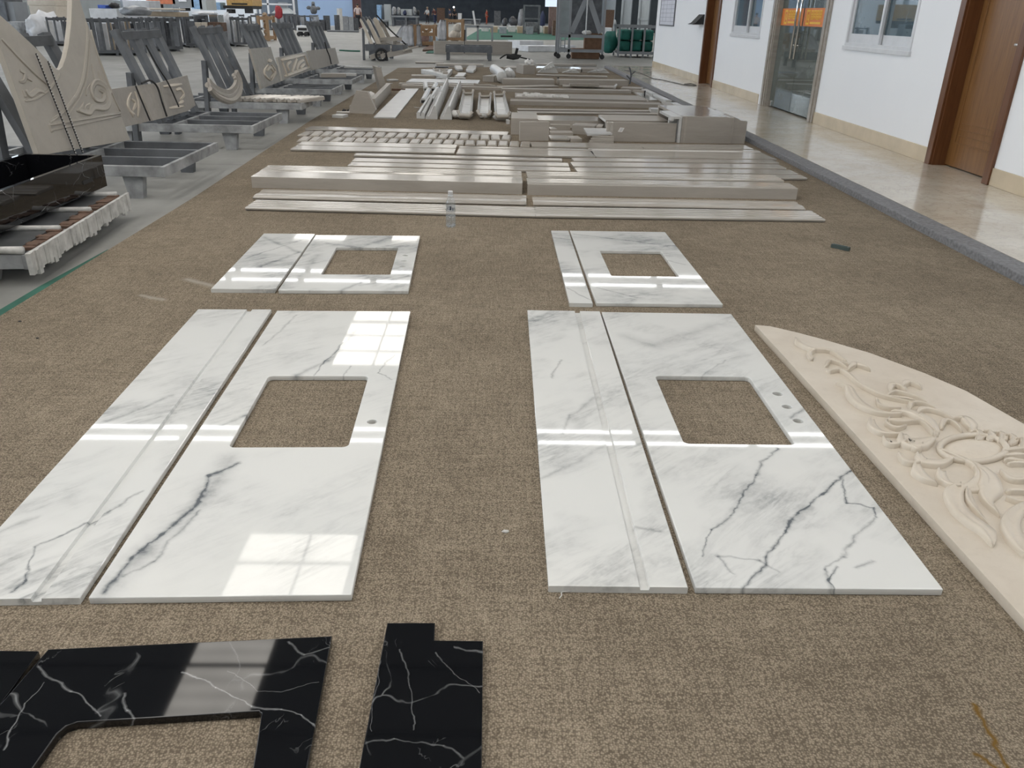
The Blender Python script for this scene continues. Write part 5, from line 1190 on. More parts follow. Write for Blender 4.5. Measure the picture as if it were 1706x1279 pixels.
person(G(750.5, 40), 2.0, 'person in dark clothes left of the small white stool', m_navy, m_darkcloth, bend=.15)
person(G(757, 40), 3.6, 'person in black standing next to the one in navy', m_darkcloth, m_darkcloth, bend=.1)
person(G(811, 40.5), 1.2, 'person in orange-red work clothes standing before the dark back wall', m_redcloth, m_redcloth, armL=((.23, .10, 1.12), (.15, .28, 1.16)))
person(G(919, 46.5), 2.9, 'person in brownish shirt and black trousers by the bright window column', m_browncloth, m_darkcloth, stride=.12)

# ------------------------------------------------------------------ loaded cart, crates and frames in the middle distance
def zz(gy, px): return PY(px[0], px[1], gy).z
ct = empty('slab_cart', G(640, 101), 0, 'grey steel cart loaded with leaning cream slabs at carpet corner', 'cart')
Yc = ct.location.y; X0, X1 = PY(610, 100, Yc).x - ct.location.x, PY(672, 100, Yc).x - ct.location.x
MB().box(X0, X1, -.06, .06, .25, .42).box(X0, X1, 1.2, 1.3, .25, .42).box(X0, X0+.08, .065, 1.19, .25, .42).box(X1-.08, X1, .065, 1.19, .25, .42).build('cart_frame', m_steel, ct)
for x in (X0+.15, X1-.55): 
    for y_ in (-.04, 1.2): MB().box(x, x+.12, y_, y_+.08, 0, .249).build('leg', m_steel, ct)
w = MB(); w.tube([(X0+.45 + .15*math.cos(a), -.12, .16 + .15*math.sin(a)) for a in [2*math.pi*k/18 for k in range(18)]], .03, 8, True); w.tube([(X0+.45, -.14, .16), (X0+.45, -.065, .16)], .03, 8); w.bar((X0+.45, -.12, .03), (X0+.45, -.12, .29), .02, .02); w.bar((X0+.32, -.12, .16), (X0+.58, -.12, .16), .02, .02, (0, 1, 0)); w.build('wheel', m_dark, ct)
for y_ in (0.0, .62, 1.22): MB().bar((X0+.35, y_, .43), (X0-.06, y_, 1.12), .12, .06, (1, 0, .3)).build('post', m_steel, ct)
for y_ in (0.02, 1.2): MB().bar((X0-.04, y_, .82), (X0-.06, y_, .0), .08, .06).build('brace', m_steel, ct)
MB().bar((X0-.05, -.05, 1.07), (X0-.05, 1.27, 1.07), .05, .08).build('top_bar', m_steel, ct)
SLN = ('leftmost narrow', 'second', 'third', 'rightmost thick')
for q, (xa, xb, ya, yb) in enumerate(((600.5, 606, 32, 92), (611.5, 619, 33, 92), (622, 632, 30, 90), (633, 640, 36, 78))):
    p, r_ = PY(xa, yb, Yc-.25+.15*q), PY(xb, yb, Yc-.25+.15*q); zt = zz(Yc-.25+.15*q, (xa, ya)); L = r_.x-p.x; lean = .28
    b = MB(); pf = [(lean, 0), (lean+L, 0), (L*.95, zt-.46), (L*.5, zt-.42), (0.03, zt-.47)]; b.prism(pf, 0, .06, 'y')
    tag(b.build('cart_slab', m_carved if q < 3 else m_beige_matt, None, (p.x, Yc-.25+.15*q, .44)), '%s cream slab standing on the loaded cart' % SLN[q], 'stone slab', 'slabs standing on the cart')
for q in range(11):
    px_, py_ = 640+ (q % 4)*5 + (q//8)*3, 80-7*(q//4); p = PY(px_, py_, Yc+.1); b = MB(); a = (-.5, .3, .1, -.2)[q % 4]
    b.bar((-.28, 0, 0), (.28, 0, .16*math.sin(a)), .10, .09); tag(b.build('moulding_offcut', m_beige_matt, None, p, rz=a), '%s cream moulding offcut from bottom in the heap on cart' % ORD[q], 'moulding offcut', 'moulding offcuts heaped on the cart')
for q, (a, c, L) in enumerate((((617, 96), (646, 84), 'long cream moulding sticking up leftward on the cart deck'), ((634, 94), (662, 86), 'cream moulding slanting across front of the cart deck'), ((645, 92), (686, 83.5), 'long cream moulding jutting right past the cart deck'), ((672, 85), (697, 77), 'thin pale lath jutting beyond right end of cart'))):
    p, r_ = PY(a[0], a[1], Yc-.12-.0*q), PY(c[0], c[1], Yc+.05); b = MB(); b.bar((0, 0, 0), r_-p, .10 if q < 3 else .05, .12 if q < 3 else .04); tag(b.build('cart_moulding', m_beige_matt, None, p), L, 'stone moulding')
b = MB(); p, r_ = PY(627, 25, Yc+.2), PY(676, 74, Yc+.1); b.tube([(0, 0, 0), (r_-p)*.5 + V((0, 0, -.03)), r_-p], .022, 6); tag(b.build('dark_cable', m_dark, None, p), 'dark cable slanting down from cart top to the wrapped crate', 'cable')
# timber crates
def crate(name, label, x0, x1, ytop, yfoot, dep, cross):
    g0, g1 = G(x0, yfoot), G(x1, yfoot); H = zz(g0.y, (x0, ytop)); L = g1.x-g0.x; t = empty(name, g0, 0, label, 'crate'); w = .11
    for x in (0, L-w):
        for y_ in (0, dep-w): MB().box(x, x+w, y_, y_+w, 0, H).build('corner_post', m_timber, t)
    for y_ in (.01, dep-.1):
        for z in (.05, H-.16): MB().box(w+.001, L-w-.001, y_, y_+.07, z, z+.13).build('cross_rail', m_timber, t)
    for x in (.01, L-.1):
        for z in (.05, H-.16): MB().box(x, x+.07, w+.001, dep-w-.001, z, z+.13).build('side_rail', m_timber, t)
    if cross:
        MB().box(w+.001, L-w-.001, .01, .08, H*.48, H*.48+.13).build('cross_rail', m_timber, t)
        m = MB(); m.bar((L*.25, .045, H-.16), (L*.5, .045, H*.48+.14), .06, .12, (1, 0, 0)); m.build('diagonal_brace', m_timber, t); m = MB(); m.bar((L*.75, .045, H-.16), (L*.5, .045, H*.48+.14), .06, .12, (1, 0, 0)); m.build('diagonal_brace', m_timber, t)
    return t, g0, L, H
t1, g1_, L1_, H1_ = crate('timber_crate', 'raw timber crate with V-braced front behind the loaded cart', 696, 727, 40.5, 77, 1.0, True)
t2, g2_, L2_, H2_ = crate('timber_crate', 'taller raw timber crate with white contents behind grey slab', 741, 773, 31, 69, 1.2, False)
t3, g3_, L3_, H3_ = crate('timber_crate', 'narrow raw timber crate half wrapped in white plastic beside V-braced crate', 680, 695, 41, 78, 1.2, False)
def wrap(label, base, top, w, y, seed):
    """draped sheet hanging from a crate top and spreading to the ground"""
    m = MB(); rows = []; base = V((base.x, base.y, .035))
    for i in range(9):
        f = i/8; c = base.lerp(top, f); ww = w*(1-.6*f); rd = random.Random(seed+i)
        rows.append(m._v([(c.x + ww*(u/8-.5), c.y + .10*math.sin(u*1.9+i*.7+seed) + .06*rd.random() - .2*(1-f), c.z) for u in range(9)]))
    for A, B in zip(rows, rows[1:]):
        for k in range(8): m.bm.faces.new((A[k], A[k+1], B[k+1], B[k]))
    back = m.bm.faces[:]; bmesh.ops.solidify(m.bm, geom=back, thickness=.02)
    return tag(m.build('plastic_wrap', m_wrap, None, None, True), label, 'plastic wrap')
wrap('white plastic wrap spreading to the floor left of narrow crate', PY(670, 75, g3_.y-.3), PY(679, 41, g3_.y-.2), 1.0, 0, 1)
wrap('white plastic wrap hanging between narrow crate and V-braced crate', PY(686, 78, g1_.y-.6), PY(693, 41, g1_.y-.4), .85, 0, 5)
wrap('white plastic wrap draped over left side of the taller crate', PY(731, 66, g2_.y-.4), PY(738, 33, g2_.y-.2), .75, 0, 9)
for q, (x, y, r, L) in enumerate(((710, 70, .28, 'pinkish bundle lying inside the V-braced crate'), (719, 68, .26, 'pale blue bundle lying inside the V-braced crate'), (757, 60, .30, 'lower white bundle packed inside the taller crate'), (762, 47, .22, 'upper white bundle packed inside the taller crate'))):
    p = PY(x, y, (g1_.y if q < 2 else g2_.y)+.45); tag(MB().lump((p.x, p.y, max(p.z, r*.8)), (r, r*.8, r), 60+q, .2).build('wrapped_bundle', simple('bundle_%d' % q, ((.5, .36, .33), (.45, .55, .65), (.6, .56, .5), (.62, .6, .56))[q], .7), smooth=True), L, 'bundle')
px_plate('dark_pallet_board', 'dark brown board lying tilted on floor right of the wrap', [(705, 81), (724, 71), (725, 82), (704, 83)], .05, .045, m_rust, 'board')
px_plate('green_sheet', 'small green sheet edge at left foot of the grey upright slabs', [(709, 88), (716, 82.5), (724, 82), (724, 88.3)], .012, .008, m_green, 'sheet')
# grey slabs on edge and their steel frame
stand('edge_slab', 'grey-beige slab standing on edge, left of two in mid distance', (723.5, 89.5), (772.5, 90), (723.5, 68), .12, cat='stone slab')
stand('edge_slab', 'grey-beige slab standing on edge, right of two in mid distance', (774.5, 90), (853, 91.5), (774.5, 68), .12, cat='stone slab')
b = MB(); g = G(774, 88.5); b.bar((0, -.12, .0), (.02, -.12, .75), .05, .04); b.bar((-.06, -.12, .0), (-.06, -.12, .3), .06, .05); tag(b.build('clamp_post', m_dark, None, g), 'dark clamp standing at joint of the two edge slabs', 'clamp')
g0, g1 = G(742.5, 100), G(820, 101.5); fr = empty('steel_stand', g0, math.atan2((g1-g0).y, (g1-g0).x), 'low grey steel frame lying before the edge slabs', 'steel frame'); L = (g1-g0).length
MB().box(0, L, 0, .08, .22, .40).build('front_beam', m_steel, fr); MB().box(0, L, .9, .98, .22, .40).build('rear_beam', m_steel, fr)
for x in (.02, L*.33, L*.66, L-.12): MB().box(x, x+.09, .081, .899, .26, .38).build('cross_beam', m_steel, fr)
for x in (.02, L-.12): MB().box(x, x+.1, -.0, .08, 0, .219).build('leg', m_steel, fr); MB().box(x, x+.1, .9, .98, 0, .219).build('leg', m_steel, fr)
g0 = G(775, 73); Yq = g0.y; gf = empty('pipe_frame', g0, 0, 'grey-blue pipe frame standing behind the right edge slab', 'steel frame')
xa, xb, xc = [PY(x, 60, Yq).x - g0.x for x in (776, 796, 820)]; zt = zz(Yq, (776, 42))
for x in (xa, xb, xc): MB().box(x-.04, x+.04, -.04, .04, 0, zt).build('upright', m_column, gf)
MB().box(xa+.041, xc-.041, -.04, .04, zt-.09, zt).build('top_rail', m_column, gf)
# tall trolley frame
g0, g1 = G(928, 97.5), G(1002, 98.2); Yt = g0.y; L = g1.x-g0.x; H = 3.0; tf = empty('tall_trolley', g0, 0, 'tall grey steel trolley frame with cross-braced panel at hall centre right', 'trolley'); zs = zz(Yt, (928, 62))
xm = PY(946, 80, Yt).x - g0.x
for x, y_ in ((0, 0), (xm, .0), (L-.06, 0), (0, 1.1), (L-.06, 1.1)):
    MB().box(x, x+.07, y_, y_+.07, .16, H).build('upright', m_column, tf)
    c = MB(); c.tube([(x+.035, y_+.005, .075), (x+.035, y_+.065, .075)], .075, 12); c.box(x+.015, x+.055, y_+.02, y_+.05, .10, .159); c.build('caster', m_dark, tf)
for z in (.2, zs): MB().box(.071, L-.061, .0, .06, z, z+.09).build('cross_rail', m_column, tf); MB().box(.071, L-.061, 1.11, 1.17, z, z+.09).build('cross_rail', m_column, tf)
MB().box(xm+.08, L-.07, .55, .6, zs+.1, H).build('grey_panel', m_steel, tf)
for a, b_ in (((xm+.1, H-.05), (L-.12, zs+.15)), ((L-.12, H-.05), (xm+.1, zs+.15))): m = MB(); m.bar((a[0], .03, a[1]), (b_[0], .03, b_[1]), .04, .16, (1, 0, .8)); m.build('diagonal_brace', m_column, tf)
xr_ = PY(976, 50, Yt).x - g0.x; MB().tube([(xr_, -.03, zs+.1), (xr_, -.03, H)], .022, 8).build('bright_rod', m_alu, tf)
ld = MB(); 
for x in (.12, xm-.08): ld.tube([(x, .3, .17), (x, .3, zs-.01)], .018, 6)
for k in range(5): ld.tube([(.12, .3, .25+.14*k), (xm-.08, .3, .25+.14*k)], .012, 6)
ld.build('wire_ladder', m_column, tf)
p = PY(972, 53.5, Yt+.3); tag(MB().lump((p.x+.1, p.y, zs+.09+.06), (.16, .12, .07), 4, .2).build('white_rag', m_chips, smooth=True), 'bright white rag lying on shelf rail of the tall trolley', 'rag')
g = PY(972, 92, Yt+.5); zb = .30
tag(MB().box(-.45, .45, -.25, .3, 0, .30, .01).prism([(.45, .2), (.56, .30), (.5, .33), (.44, .3)], -.25, .3, 'y').build('cardboard_box', m_cardboard, None, (g.x+.05, g.y, .0)), 'brown cardboard box lying under the tall trolley', 'box')
tag(MB().box(-.28, .28, -.18, .18, 0, .46, .01).build('cardboard_box', m_cardboard, None, (g.x+.28, g.y+.02, .301)), 'smaller brown cardboard box stacked on the lower one', 'box')
# white boxes behind
for q, (a, b_, tp, dp, L) in enumerate((((880, 86), (942, 86), (880, 76.5), .8, 'long white printed box lying behind the rear lengths, nearest'), ((866, 81), (905, 81), (866, 68), 1.0, 'pale wrapped stack behind the long white printed box'), ((944, 84), (958, 84), (944, 75.5), .6, 'short white box seen between trolley uprights'))):
    stand('white_box', L, a, b_, tp, dp, m_wrap, 'box')
b = MB(); b.lump((0, 0, .1), (.22, .12, .1), 3, .3, 1); b.tube(spline([V((-.4, 0, .05)), V((-.2, .1, .16)), V((.1, 0, .12)), V((.5, .05, .04))], 4), .02, 6); b.bar((.05, 0, .1), (.12, 0, .35), .10, .08)
tag(b.build('power_tool', m_dark, None, G(855, 101)), 'dark power tool with cord lying on pale floor behind rear lengths', 'tool')
tag(MB().box(-.35, .35, -.15, .15, 0, .10).build('dark_bag', m_dark, None, G(844, 62)), 'small dark bag lying on floor edge of the green carpet', 'bag')
# green sack cage
g0, g1 = G(1028, 95), G(1093, 97); Yg = g0.y; L = g1.x-g0.x; H = zz(Yg, (1030, 42)); cg = empty('sack_cage', g0, 0, 'grey steel cage crammed with green sacks next to white wall corner', 'cage')
for x in (0, L*.34, L*.66, L-.06): 
    MB().box(x, x+.06, 0, .06, 0, H).build('upright', m_column, cg); MB().box(x, x+.06, 1.2, 1.26, 0, H).build('upright', m_column, cg)
for z in (.10, H-.07): MB().box(-.02, L+.02, -.02, -.001, z, z+.09).build('front_rail', m_column, cg); MB().box(-.02, L+.02, 1.262, 1.28, z, z+.09).build('rear_rail', m_column, cg)
MB().box(.0, L, .07, 1.19, .12, .17).build('cage_floor', m_column, cg)
def sack(x0, x1, z0, z1, y0, y1, seed):
    b = bmesh.new(); bmesh.ops.create_cube(b, size=1.0); bmesh.ops.subdivide_edges(b, edges=b.edges[:], cuts=6, use_grid_fill=True); rd = random.Random(seed)
    for v in b.verts:
        q = v.co*2; r = max(q.length, 1e-4); k = (abs(q.x)**8 + abs(q.y)**8 + abs(q.z)**8)**(1/8); q = q/k*(1.03 - .05*rd.random() - .05*math.sin(9*q.x+seed)*math.cos(7*q.z))
        v.co = V(((x0+x1)/2 + q.x*(x1-x0)/2, (y0+y1)/2 + q.y*(y1-y0)/2, (z0+z1)/2 + q.z*(z1-z0)/2))
    m = MB(); m.merge(b); return m.build('green_sack', m_sack, smooth=True)
for q in range(6):
    c_, r_ = q % 3, q//3; xa = g0.x + .07 + (L-.14)*c_/3; hh = (H-.30)/2
    tag(sack(xa+.01, xa+(L-.14)/3-.01, .18+hh*r_, .17+hh*(r_+1), Yg+.07, Yg+1.1, 80+q), '%s green sack in %s layer inside the steel cage' % (('left', 'middle', 'right')[c_], ('bottom', 'top')[r_]), 'sack', 'green sacks in the cage')
tag(MB().lump((g0.x-.22, Yg+.5, .42), (.26, .3, .40), 99, .2).build('green_sack', m_sack, smooth=True), 'dark green sack slumped outside left end of the cage', 'sack')
g0 = G(939, 61); tag(MB().box(-.5, .5, -.06, .06, 0, 7.5).box(-.5, -.44, -.4, .4, 0, 7.5).box(.44, .5, -.4, .4, 0, 7.5).build('trim_column', m_column, None, (g0.x, g0.y, .005)), kind='structure')
g0 = G(886, 57); Ym = g0.y; xa, xb = PY(873, 50, Ym).x-g0.x, PY(898, 50, Ym).x-g0.x; H = zz(Ym, (880, 8)); mc = empty('mesh_stillage', g0, 0, 'dark tall wire stillage standing on the green carpet', 'stillage')
for x in (xa, xb):
    for y_ in (0, 1.3): MB().box(x-.05, x+.05, y_-.05, y_+.05, 0, H).build('upright', m_steel, mc)
for z in (.1, H*.5, H-.1): MB().box(xa+.051, xb-.051, -.05, .05, z, z+.1).build('cross_rail', m_steel, mc); MB().box(xa+.051, xb-.051, 1.25, 1.35, z, z+.1).build('cross_rail', m_steel, mc)
m = MB()
for k in range(13): x = xa+.1+(xb-xa-.2)*k/12; m.box(x-.008, x+.008, .0, .016, .2, H-.1)
m.build('wire_mesh', m_steel, mc)
MB().box(xa+.1, xb-.1, .2, 1.1, .2, .75).build('stone_load', m_steel_pale, mc)

# ------------------------------------------------------------------ crowded stock racks and machines across the hall on the left
m_slabdark = mat_stone('dark_slab_stone', (.05, .055, .065), (.12, .125, .14), .25, False)
m_slabgrey = mat_stone('grey_slab_stone', (.22, .235, .26), (.36, .38, .41), .3, False)
m_slabpale = mat_stone('pale_slab_stone', (.50, .50, .50), (.66, .66, .66), .25, False)
m_slabtan = mat_stone('tan_slab_stone', (.40, .31, .21), (.52, .42, .31), .3, False)
SM = {'d': (m_slabdark, 'dark'), 'g': (m_slabgrey, 'grey'), 'p': (m_slabpale, 'pale'), 't': (m_slabtan, 'tan'), 'w': (m_wrap, 'white-wrapped')}
def stock(where, x0, x1, ytop, yfoot, seq, nposts=4, hk=.86, dep=1.5, steel=None):
    """upright stock rack between photo columns x0..x1, and the slabs standing in it (seq gives their colours)"""
    steel = steel or m_steel
    g0, g1 = G(x0, yfoot), G(x1, yfoot); H = zz(g0.y, (x0, ytop)); d = g1-g0; L = d.length; rz = math.atan2(d.y, d.x)
    t = empty('stock_rack', (g0.x, g0.y, FL), rz, 'dark steel stock rack %s' % where, 'rack', 'stock racks across the hall'); w = min(.14, L/12)
    dz = .13
    for y_ in (0, dep-w): MB().box(0, L, y_, y_+w, .06, dz).build('base_beam', steel, t)
    for x in (.1*L, .8*L):
        for y_ in (.0, dep-w): MB().box(x, x+w, y_, y_+w, 0, .059).build('leg', steel, t)
    for k in range(nposts):
        x = (L-w)*k/(nposts-1)
        MB().box(x, x+w, 0, w, dz+.001, H).build('post', steel, t); MB().box(x, x+w, dep-w, dep, dz+.001, H).build('post', steel, t)
    MB().box(0, L, .0+w+.001, w+.06, H-.10, H-.02).build('top_bar', steel, t); MB().box(0, L, dep-w-.06, dep-w-.001, H-.10, H-.02).build('top_bar', steel, t)
    MB().box(0, L, w+.001, dep-w-.001, .08, dz).build('deck', steel, t)
    n = len(seq); cs, sn = math.cos(rz), math.sin(rz); rd = random.Random(int(x0))
    for k, c in enumerate(seq):
        ww = L/n; x = ww*k + ww*.02; h = H*hk*(.96+.12*rd.random())-dz; mat, cn = SM[c]
        m = MB(); y0 = .35 + .25*rd.random(); m.prism([(y0, 0), (y0+.06, 0), (y0+.20, h), (y0+.14, h)], 0, ww*.94, 'x')
        o = m.build('stock_slab', mat, None, (g0.x + x*cs, g0.y + x*sn, dz+.001+FL), rz=rz)
        tag(o, '%s %s slab from the left in the stock rack %s' % (ORD[k], cn, where), 'stone slab', 'slabs standing in stock racks')
    return t, g0, L, H, rz
R1 = stock('behind the arch panel cutout', 85, 124, 28, 76, 'pwd', 4)
R2 = stock('directly behind right horn of the arch panel', 148, 205, 30, 92, 'gdgptd', 5)
R3 = stock('right of the horn with a tan slab', 207, 246, 29, 92, 'gtdg', 4)
R4 = stock('with cream boards piled on top', 249, 306, 29, 85, 'dggddg', 5)
R5 = stock('draped in white above carved samples', 311, 371, 26, 79, 'dgdgd', 4)
R6 = stock('with white-wrapped slab at its left side', 388, 420, 28, 77, 'wpg', 4)
R7 = stock('narrow one before the stacked stone crate', 422, 431, 24, 64, 'pd', 2)
R8 = stock('below the grey hood with a red cloth', 450, 497, 23, 50, 'gpgd', 4)
R9 = stock('left of the low white trolley', 500, 520, 25, 50, 'dg', 3)
for q, (x0, x1, yt, c, L) in enumerate(((528, 533, 28, 'g', 'grey slab on edge at left end before blue wall'), (536, 542, 33, 'd', 'short dark slab on edge before blue wall'), (544, 551, 26, 'd', 'tall dark framed slab before blue wall'), (562, 567, 25, 'd', 'dark slab on edge near right end of blue wall'), (567, 572, 14, 'p', 'tall thin pale slab leaning before right end of blue wall'), (572, 581, 27, 'g', 'grey slab on edge beside the tall thin pale slab'), (582, 590, 28, 'g', 'grey slab at foot of the dark red door'), (591, 598, 30, 'd', 'dark slab behind left side of the loaded cart'))):
    stand('edge_slab', L, (x0, 51), (x1, 51), (x0, yt), .25, SM[c][0], 'stone slab', 'slabs along the blue wall')
stand('low_pallet', 'low pallet with white material before blue wall', (548, 50), (570, 50.5), (548, 43), 1.2, m_wrap, 'pallet')
stand('low_pallet', 'dark low pallet in front of grey slabs by blue wall', (545, 53), (598, 54), (545, 50.5), 1.0, m_steel, 'pallet')
# tops and loads
def on(Rk, name, label, x0, x1, ya, yb, mat, cat, lump=True, dy=.4, dep=.8, seed=0):
    Y = Rk[1].y+dy; a, b_ = PY(x0, yb, Y), PY(x1, yb, Y); zt = PY(x0, ya, Y).z; w = b_.x-a.x
    if (dy > 3 and yb > 14.5) or name in ('grey_machine', 'wrapped_slabs', 'tarp_bundle') and yb > 31: a.z = FL
    h = max(zt-a.z, .05)
    m = MB()
    if lump: m.lump((w/2, dep/2, h*.45), (w*.5, dep*.5, h*.55), seed, .16, 3)
    else: m.box(0, w, 0, dep, 0, h, .015)
    return tag(m.build(name, mat, None, a, smooth=lump), label, cat)
on(R4, 'cream_boards', 'cream boards piled on the stock rack, lowest', 245, 300, 19, 27, m_slabtan, 'board', False)
on(R4, 'cream_boards', 'thin wide cream board on top of the pile', 240, 290, 13, 16, m_carved, 'board', False, .2, 1.0)
on(R5, 'white_drape', 'white sheet bunched over the stock rack above carved samples', 312, 352, 18, 27, m_wrap, 'sheet', True, .3, 1.2, 3)
on(R5, 'steel_drum', 'shiny metal drum beside the bunched white sheet', 348, 364, 24, 37, m_chrome, 'drum', False, -.5, .6)
on(R5, 'sample_stand', 'low dark steel stand under the carved sample slabs', 325, 371, 52.3, 79, m_steel, 'stand', False, -1.0, .7)
on(R5, 'carved_sample', 'carved pale sample slab, left of two on the stock rack front', 326, 336, 37, 52, m_carved, 'stone sample', False, -.9, .1)
on(R5, 'carved_sample', 'carved pale sample slab, right of two on the stock rack front', 337, 346, 37, 51, m_carved, 'stone sample', False, -.9, .1)
on(R5, 'dark_cabinet', 'dark wooden cabinet right of the carved samples', 347, 371, 37, 52, m_rust, 'cabinet', False, -.8, .5)
on(R6, 'wrapped_slabs', 'white wrapped slab bundle leaning left of stock rack', 372, 388, 20, 70, m_wrap, 'bundle', True, .2, .5, 8)
on(R1, 'tarp_bundle', 'big grey tarpaulin-wrapped block behind the arch panel', 38, 76, 19, 76, m_wrap, 'bundle', True, .3, 2.2, 4)
on(R1, 'cream_machine', 'cream coloured machine housing behind tarpaulin block, upper', 46, 92, -14, 9, m_carved, 'machine', False, 4.0, 2.0)
on(R1, 'cream_machine', 'cream machine cabinet under the upper housing', 52, 96, 9.3, 30, m_carved, 'machine', False, 4.0, 1.9)
on(R1, 'grey_machine', 'dark grey machine at the top left corner of view', -30, 13, -16, 32, m_steel, 'machine', False, 1.5, 1.2)
on(R1, 'grey_machine', 'smaller grey cabinet right of the corner machine', 14, 27, 3, 32, m_column, 'machine', False, 1.6, .9)
on(R1, 'grey_machine', 'grey steel bin standing below the corner machine', 10, 36, 36, 66, m_steel_pale, 'machine', False, .6, .9)
on(R2, 'wrapped_slabs', 'grey wrapped bundle on stock rack right of the horn', 190, 236, 9, 26, m_slabgrey, 'bundle', True, .3, 1.2, 6)
on(R2, 'white_bench', 'long white bench behind the stock racks', 206, 250, 0, 16, m_wrap, 'bench', False, 6, 1.0)
on(R2, 'blue_crate', 'small blue crate beside the long white bench', 163, 176, 8, 13.8, simple('blue_plastic', (.08, .16, .6), .5), 'crate', False, 5.0, .6)
on(R2, 'dark_machine', 'small black machine right of blue crate', 179, 190, 4, 13.8, m_dark, 'machine', True, 5.05, .6, 2)
on(R2, 'white_counter', 'white counter below the blue crate', 150, 196, 14, 26, m_wrap, 'counter', False, 5.0, .8)
# machines farther back
def machine(name, label, cat, boxes, Y, mat_default):
    """far machine from its photo boxes (x0,x1,ytop,ybottom,material,part)"""
    a = PY(boxes[0][0], boxes[0][3], Y); t = empty(name, a, 0, label, cat)
    for x0, x1, ya, yb, mt, pn, dep in boxes:
        p, q = PY(x0, yb, Y), PY(x1, ya, Y); MB().box(p.x-a.x, q.x-a.x, 0, dep, p.z-a.z, q.z-a.z, .01).build(pn, mt or mat_default, t)
    return t
m_orangepaint = simple('orange_paint', (.62, .20, .10), .5); m_yellowpaint = simple('yellow_paint', (.50, .32, .12), .5); m_bluepaint = simple('light_blue_paint', (.28, .45, .68), .5); m_redpaint = simple('red_cloth', (.30, .03, .04), .7)
machine('work_truck', 'orange and white truck body parked behind the stock racks', 'truck', [(244, 288, -25, 6, m_orangepaint, 'truck_body', 2.0), (288.5, 319, -25, 12, m_column, 'truck_cab', 2.0), (298, 310, -6, 3, m_alu, 'side_sign', -.03), (320, 333, -22, 15, m_bluepaint, 'rear_panel', 1.6), (333.5, 340, -22, 17, m_panelgrey, 'rear_frame', 1.6), (255, 262, 7, 13, m_dark, 'wheel', .8), (300, 308, 13, 18, m_dark, 'wheel', .8)], 46, m_column)
machine('forklift', 'yellow loading machine behind white-wrapped slabs', 'loader', [(378, 418, -18, 9, m_yellowpaint, 'machine_body', 2.0), (386, 412, 5.5, 7.5, m_dark, 'grille_slot', -.02), (372, 420, 10, 14, m_dark, 'bumper', 2.0), (352, 366, 4, 16, m_bluepaint, 'tool_box', 1.0), (378, 386, 15, 22, m_dark, 'wheel', .7), (408, 416, 15, 22, m_dark, 'wheel', .7)], 50, m_yellowpaint)
Yh = 60; a = PY(452, 22, Yh); h = empty('hooded_machine', a, 0, 'machine with grey pyramid hood and white frame behind racks', 'machine'); w = PY(486, 22, Yh).x-a.x; zt = PY(452, 13, Yh).z-a.z
m = MB(); B_ = m._v([(0, 0, 0), (w, 0, 0), (w, 1.4, 0), (0, 1.4, 0)]); T_ = m._v([(w*.25, .4, zt), (w*.75, .4, zt), (w*.75, 1.0, zt), (w*.25, 1.0, zt)]); m.bm.faces.new(T_); m.bm.faces.new(B_[::-1])
for i in range(4): m.bm.faces.new((B_[i], B_[(i+1) % 4], T_[(i+1) % 4], T_[i]))
m.build('hood', m_panelgrey, h); MB().box(w*.3, w*.7, .4, .9, zt+.001, zt+.35).build('hood_cap', m_column, h)
for x in (.02, w-.14): MB().box(x, x+.12, .05, .17, -a.z, -.001).build('support_post', m_steel, h)
for px_ in (432, 446, 489):
    p = PY(px_, 20, Yh); MB().box(p.x-a.x-.06, p.x-a.x+.06, .2, .32, -a.z, 2.4).build('white_pole', m_alu, h)
MB().box(PY(432, 6, Yh).x-a.x+.07, w, .2, .3, PY(432, 5, Yh).z-a.z-.1, PY(432, 5, Yh).z-a.z).build('white_rail', m_alu, h)
p = PY(461, 31, 56); tag(MB().lump((p.x+.15, 56, 1.0), (.25, .15, .42), 5, .2).build('red_cloth', m_redpaint, smooth=True), 'dark red cloth hanging below the grey hood', 'cloth')
# crate of stacked stones
t4, g4_, L4_, H4_ = crate('stone_crate', 'crate of brown stacked stones between stock racks', 431, 453, 26, 68, 1.2, False)
for r_ in range(5):
    for c_ in range(3):
        tag(MB().lump((g4_.x + .25+(L4_-.5)*c_/2, g4_.y+.5, .12+.22*r_), (L4_*.135, .3, .11), r_*3+c_, .2, 2).build('rough_stone', m_slabtan if (r_+c_) % 2 else m_timber), '%s rough brown stone in layer %s of the crate between stock racks' % (('left', 'middle', 'right')[c_], ('one', 'two', 'three', 'four', 'five')[r_]), 'stone', 'stones stacked in the crate')
p = G(495, 60.5); t = empty('low_trolley', p, 0, 'low white trolley on pale floor beyond the left racks', 'trolley'); MB().box(0, .6, 0, .8, .22, .50, .04).build('trolley_body', m_alu, t); MB().box(.08, .52, -.01, -.001, .28, .40).build('dark_opening', m_dark, t)
for x in (.08, .42): m = MB(); m.tube([(x, .02, .1), (x, .1, .1)], .1, 10); m.tube([(x, .7, .1), (x, .78, .1)], .1, 10); m.box(x-.02, x+.02, .1, .7, .15, .219); m.build('wheel_pair', m_dark, t)
# fountain-like statue
p = PY(523, 25, 58); t = empty('stone_statue', (p.x, 58, 0), 0, 'dark statue-like stone figure on a pedestal before the blue wall', 'statue'); m = MB(); z = p.z
m.lump((0, 0, z+.30), (.22, .18, .30), 4, .12, 2); m.lump((0, 0, z+.66), (.12, .12, .14), 5, .1, 2); m.lump((-.3, 0, z+.42), (.16, .1, .12), 6, .1, 2); m.lump((.3, 0, z+.40), (.16, .1, .12), 7, .1, 2); m.build('figure', m_steel, t, smooth=True)
MB().lathe([(.34, 0), (.34, .2), (.2, .3), (.16, z-.25), (.30, z-.02), (.30, z)], n=16).build('pedestal', m_slabgrey, t)
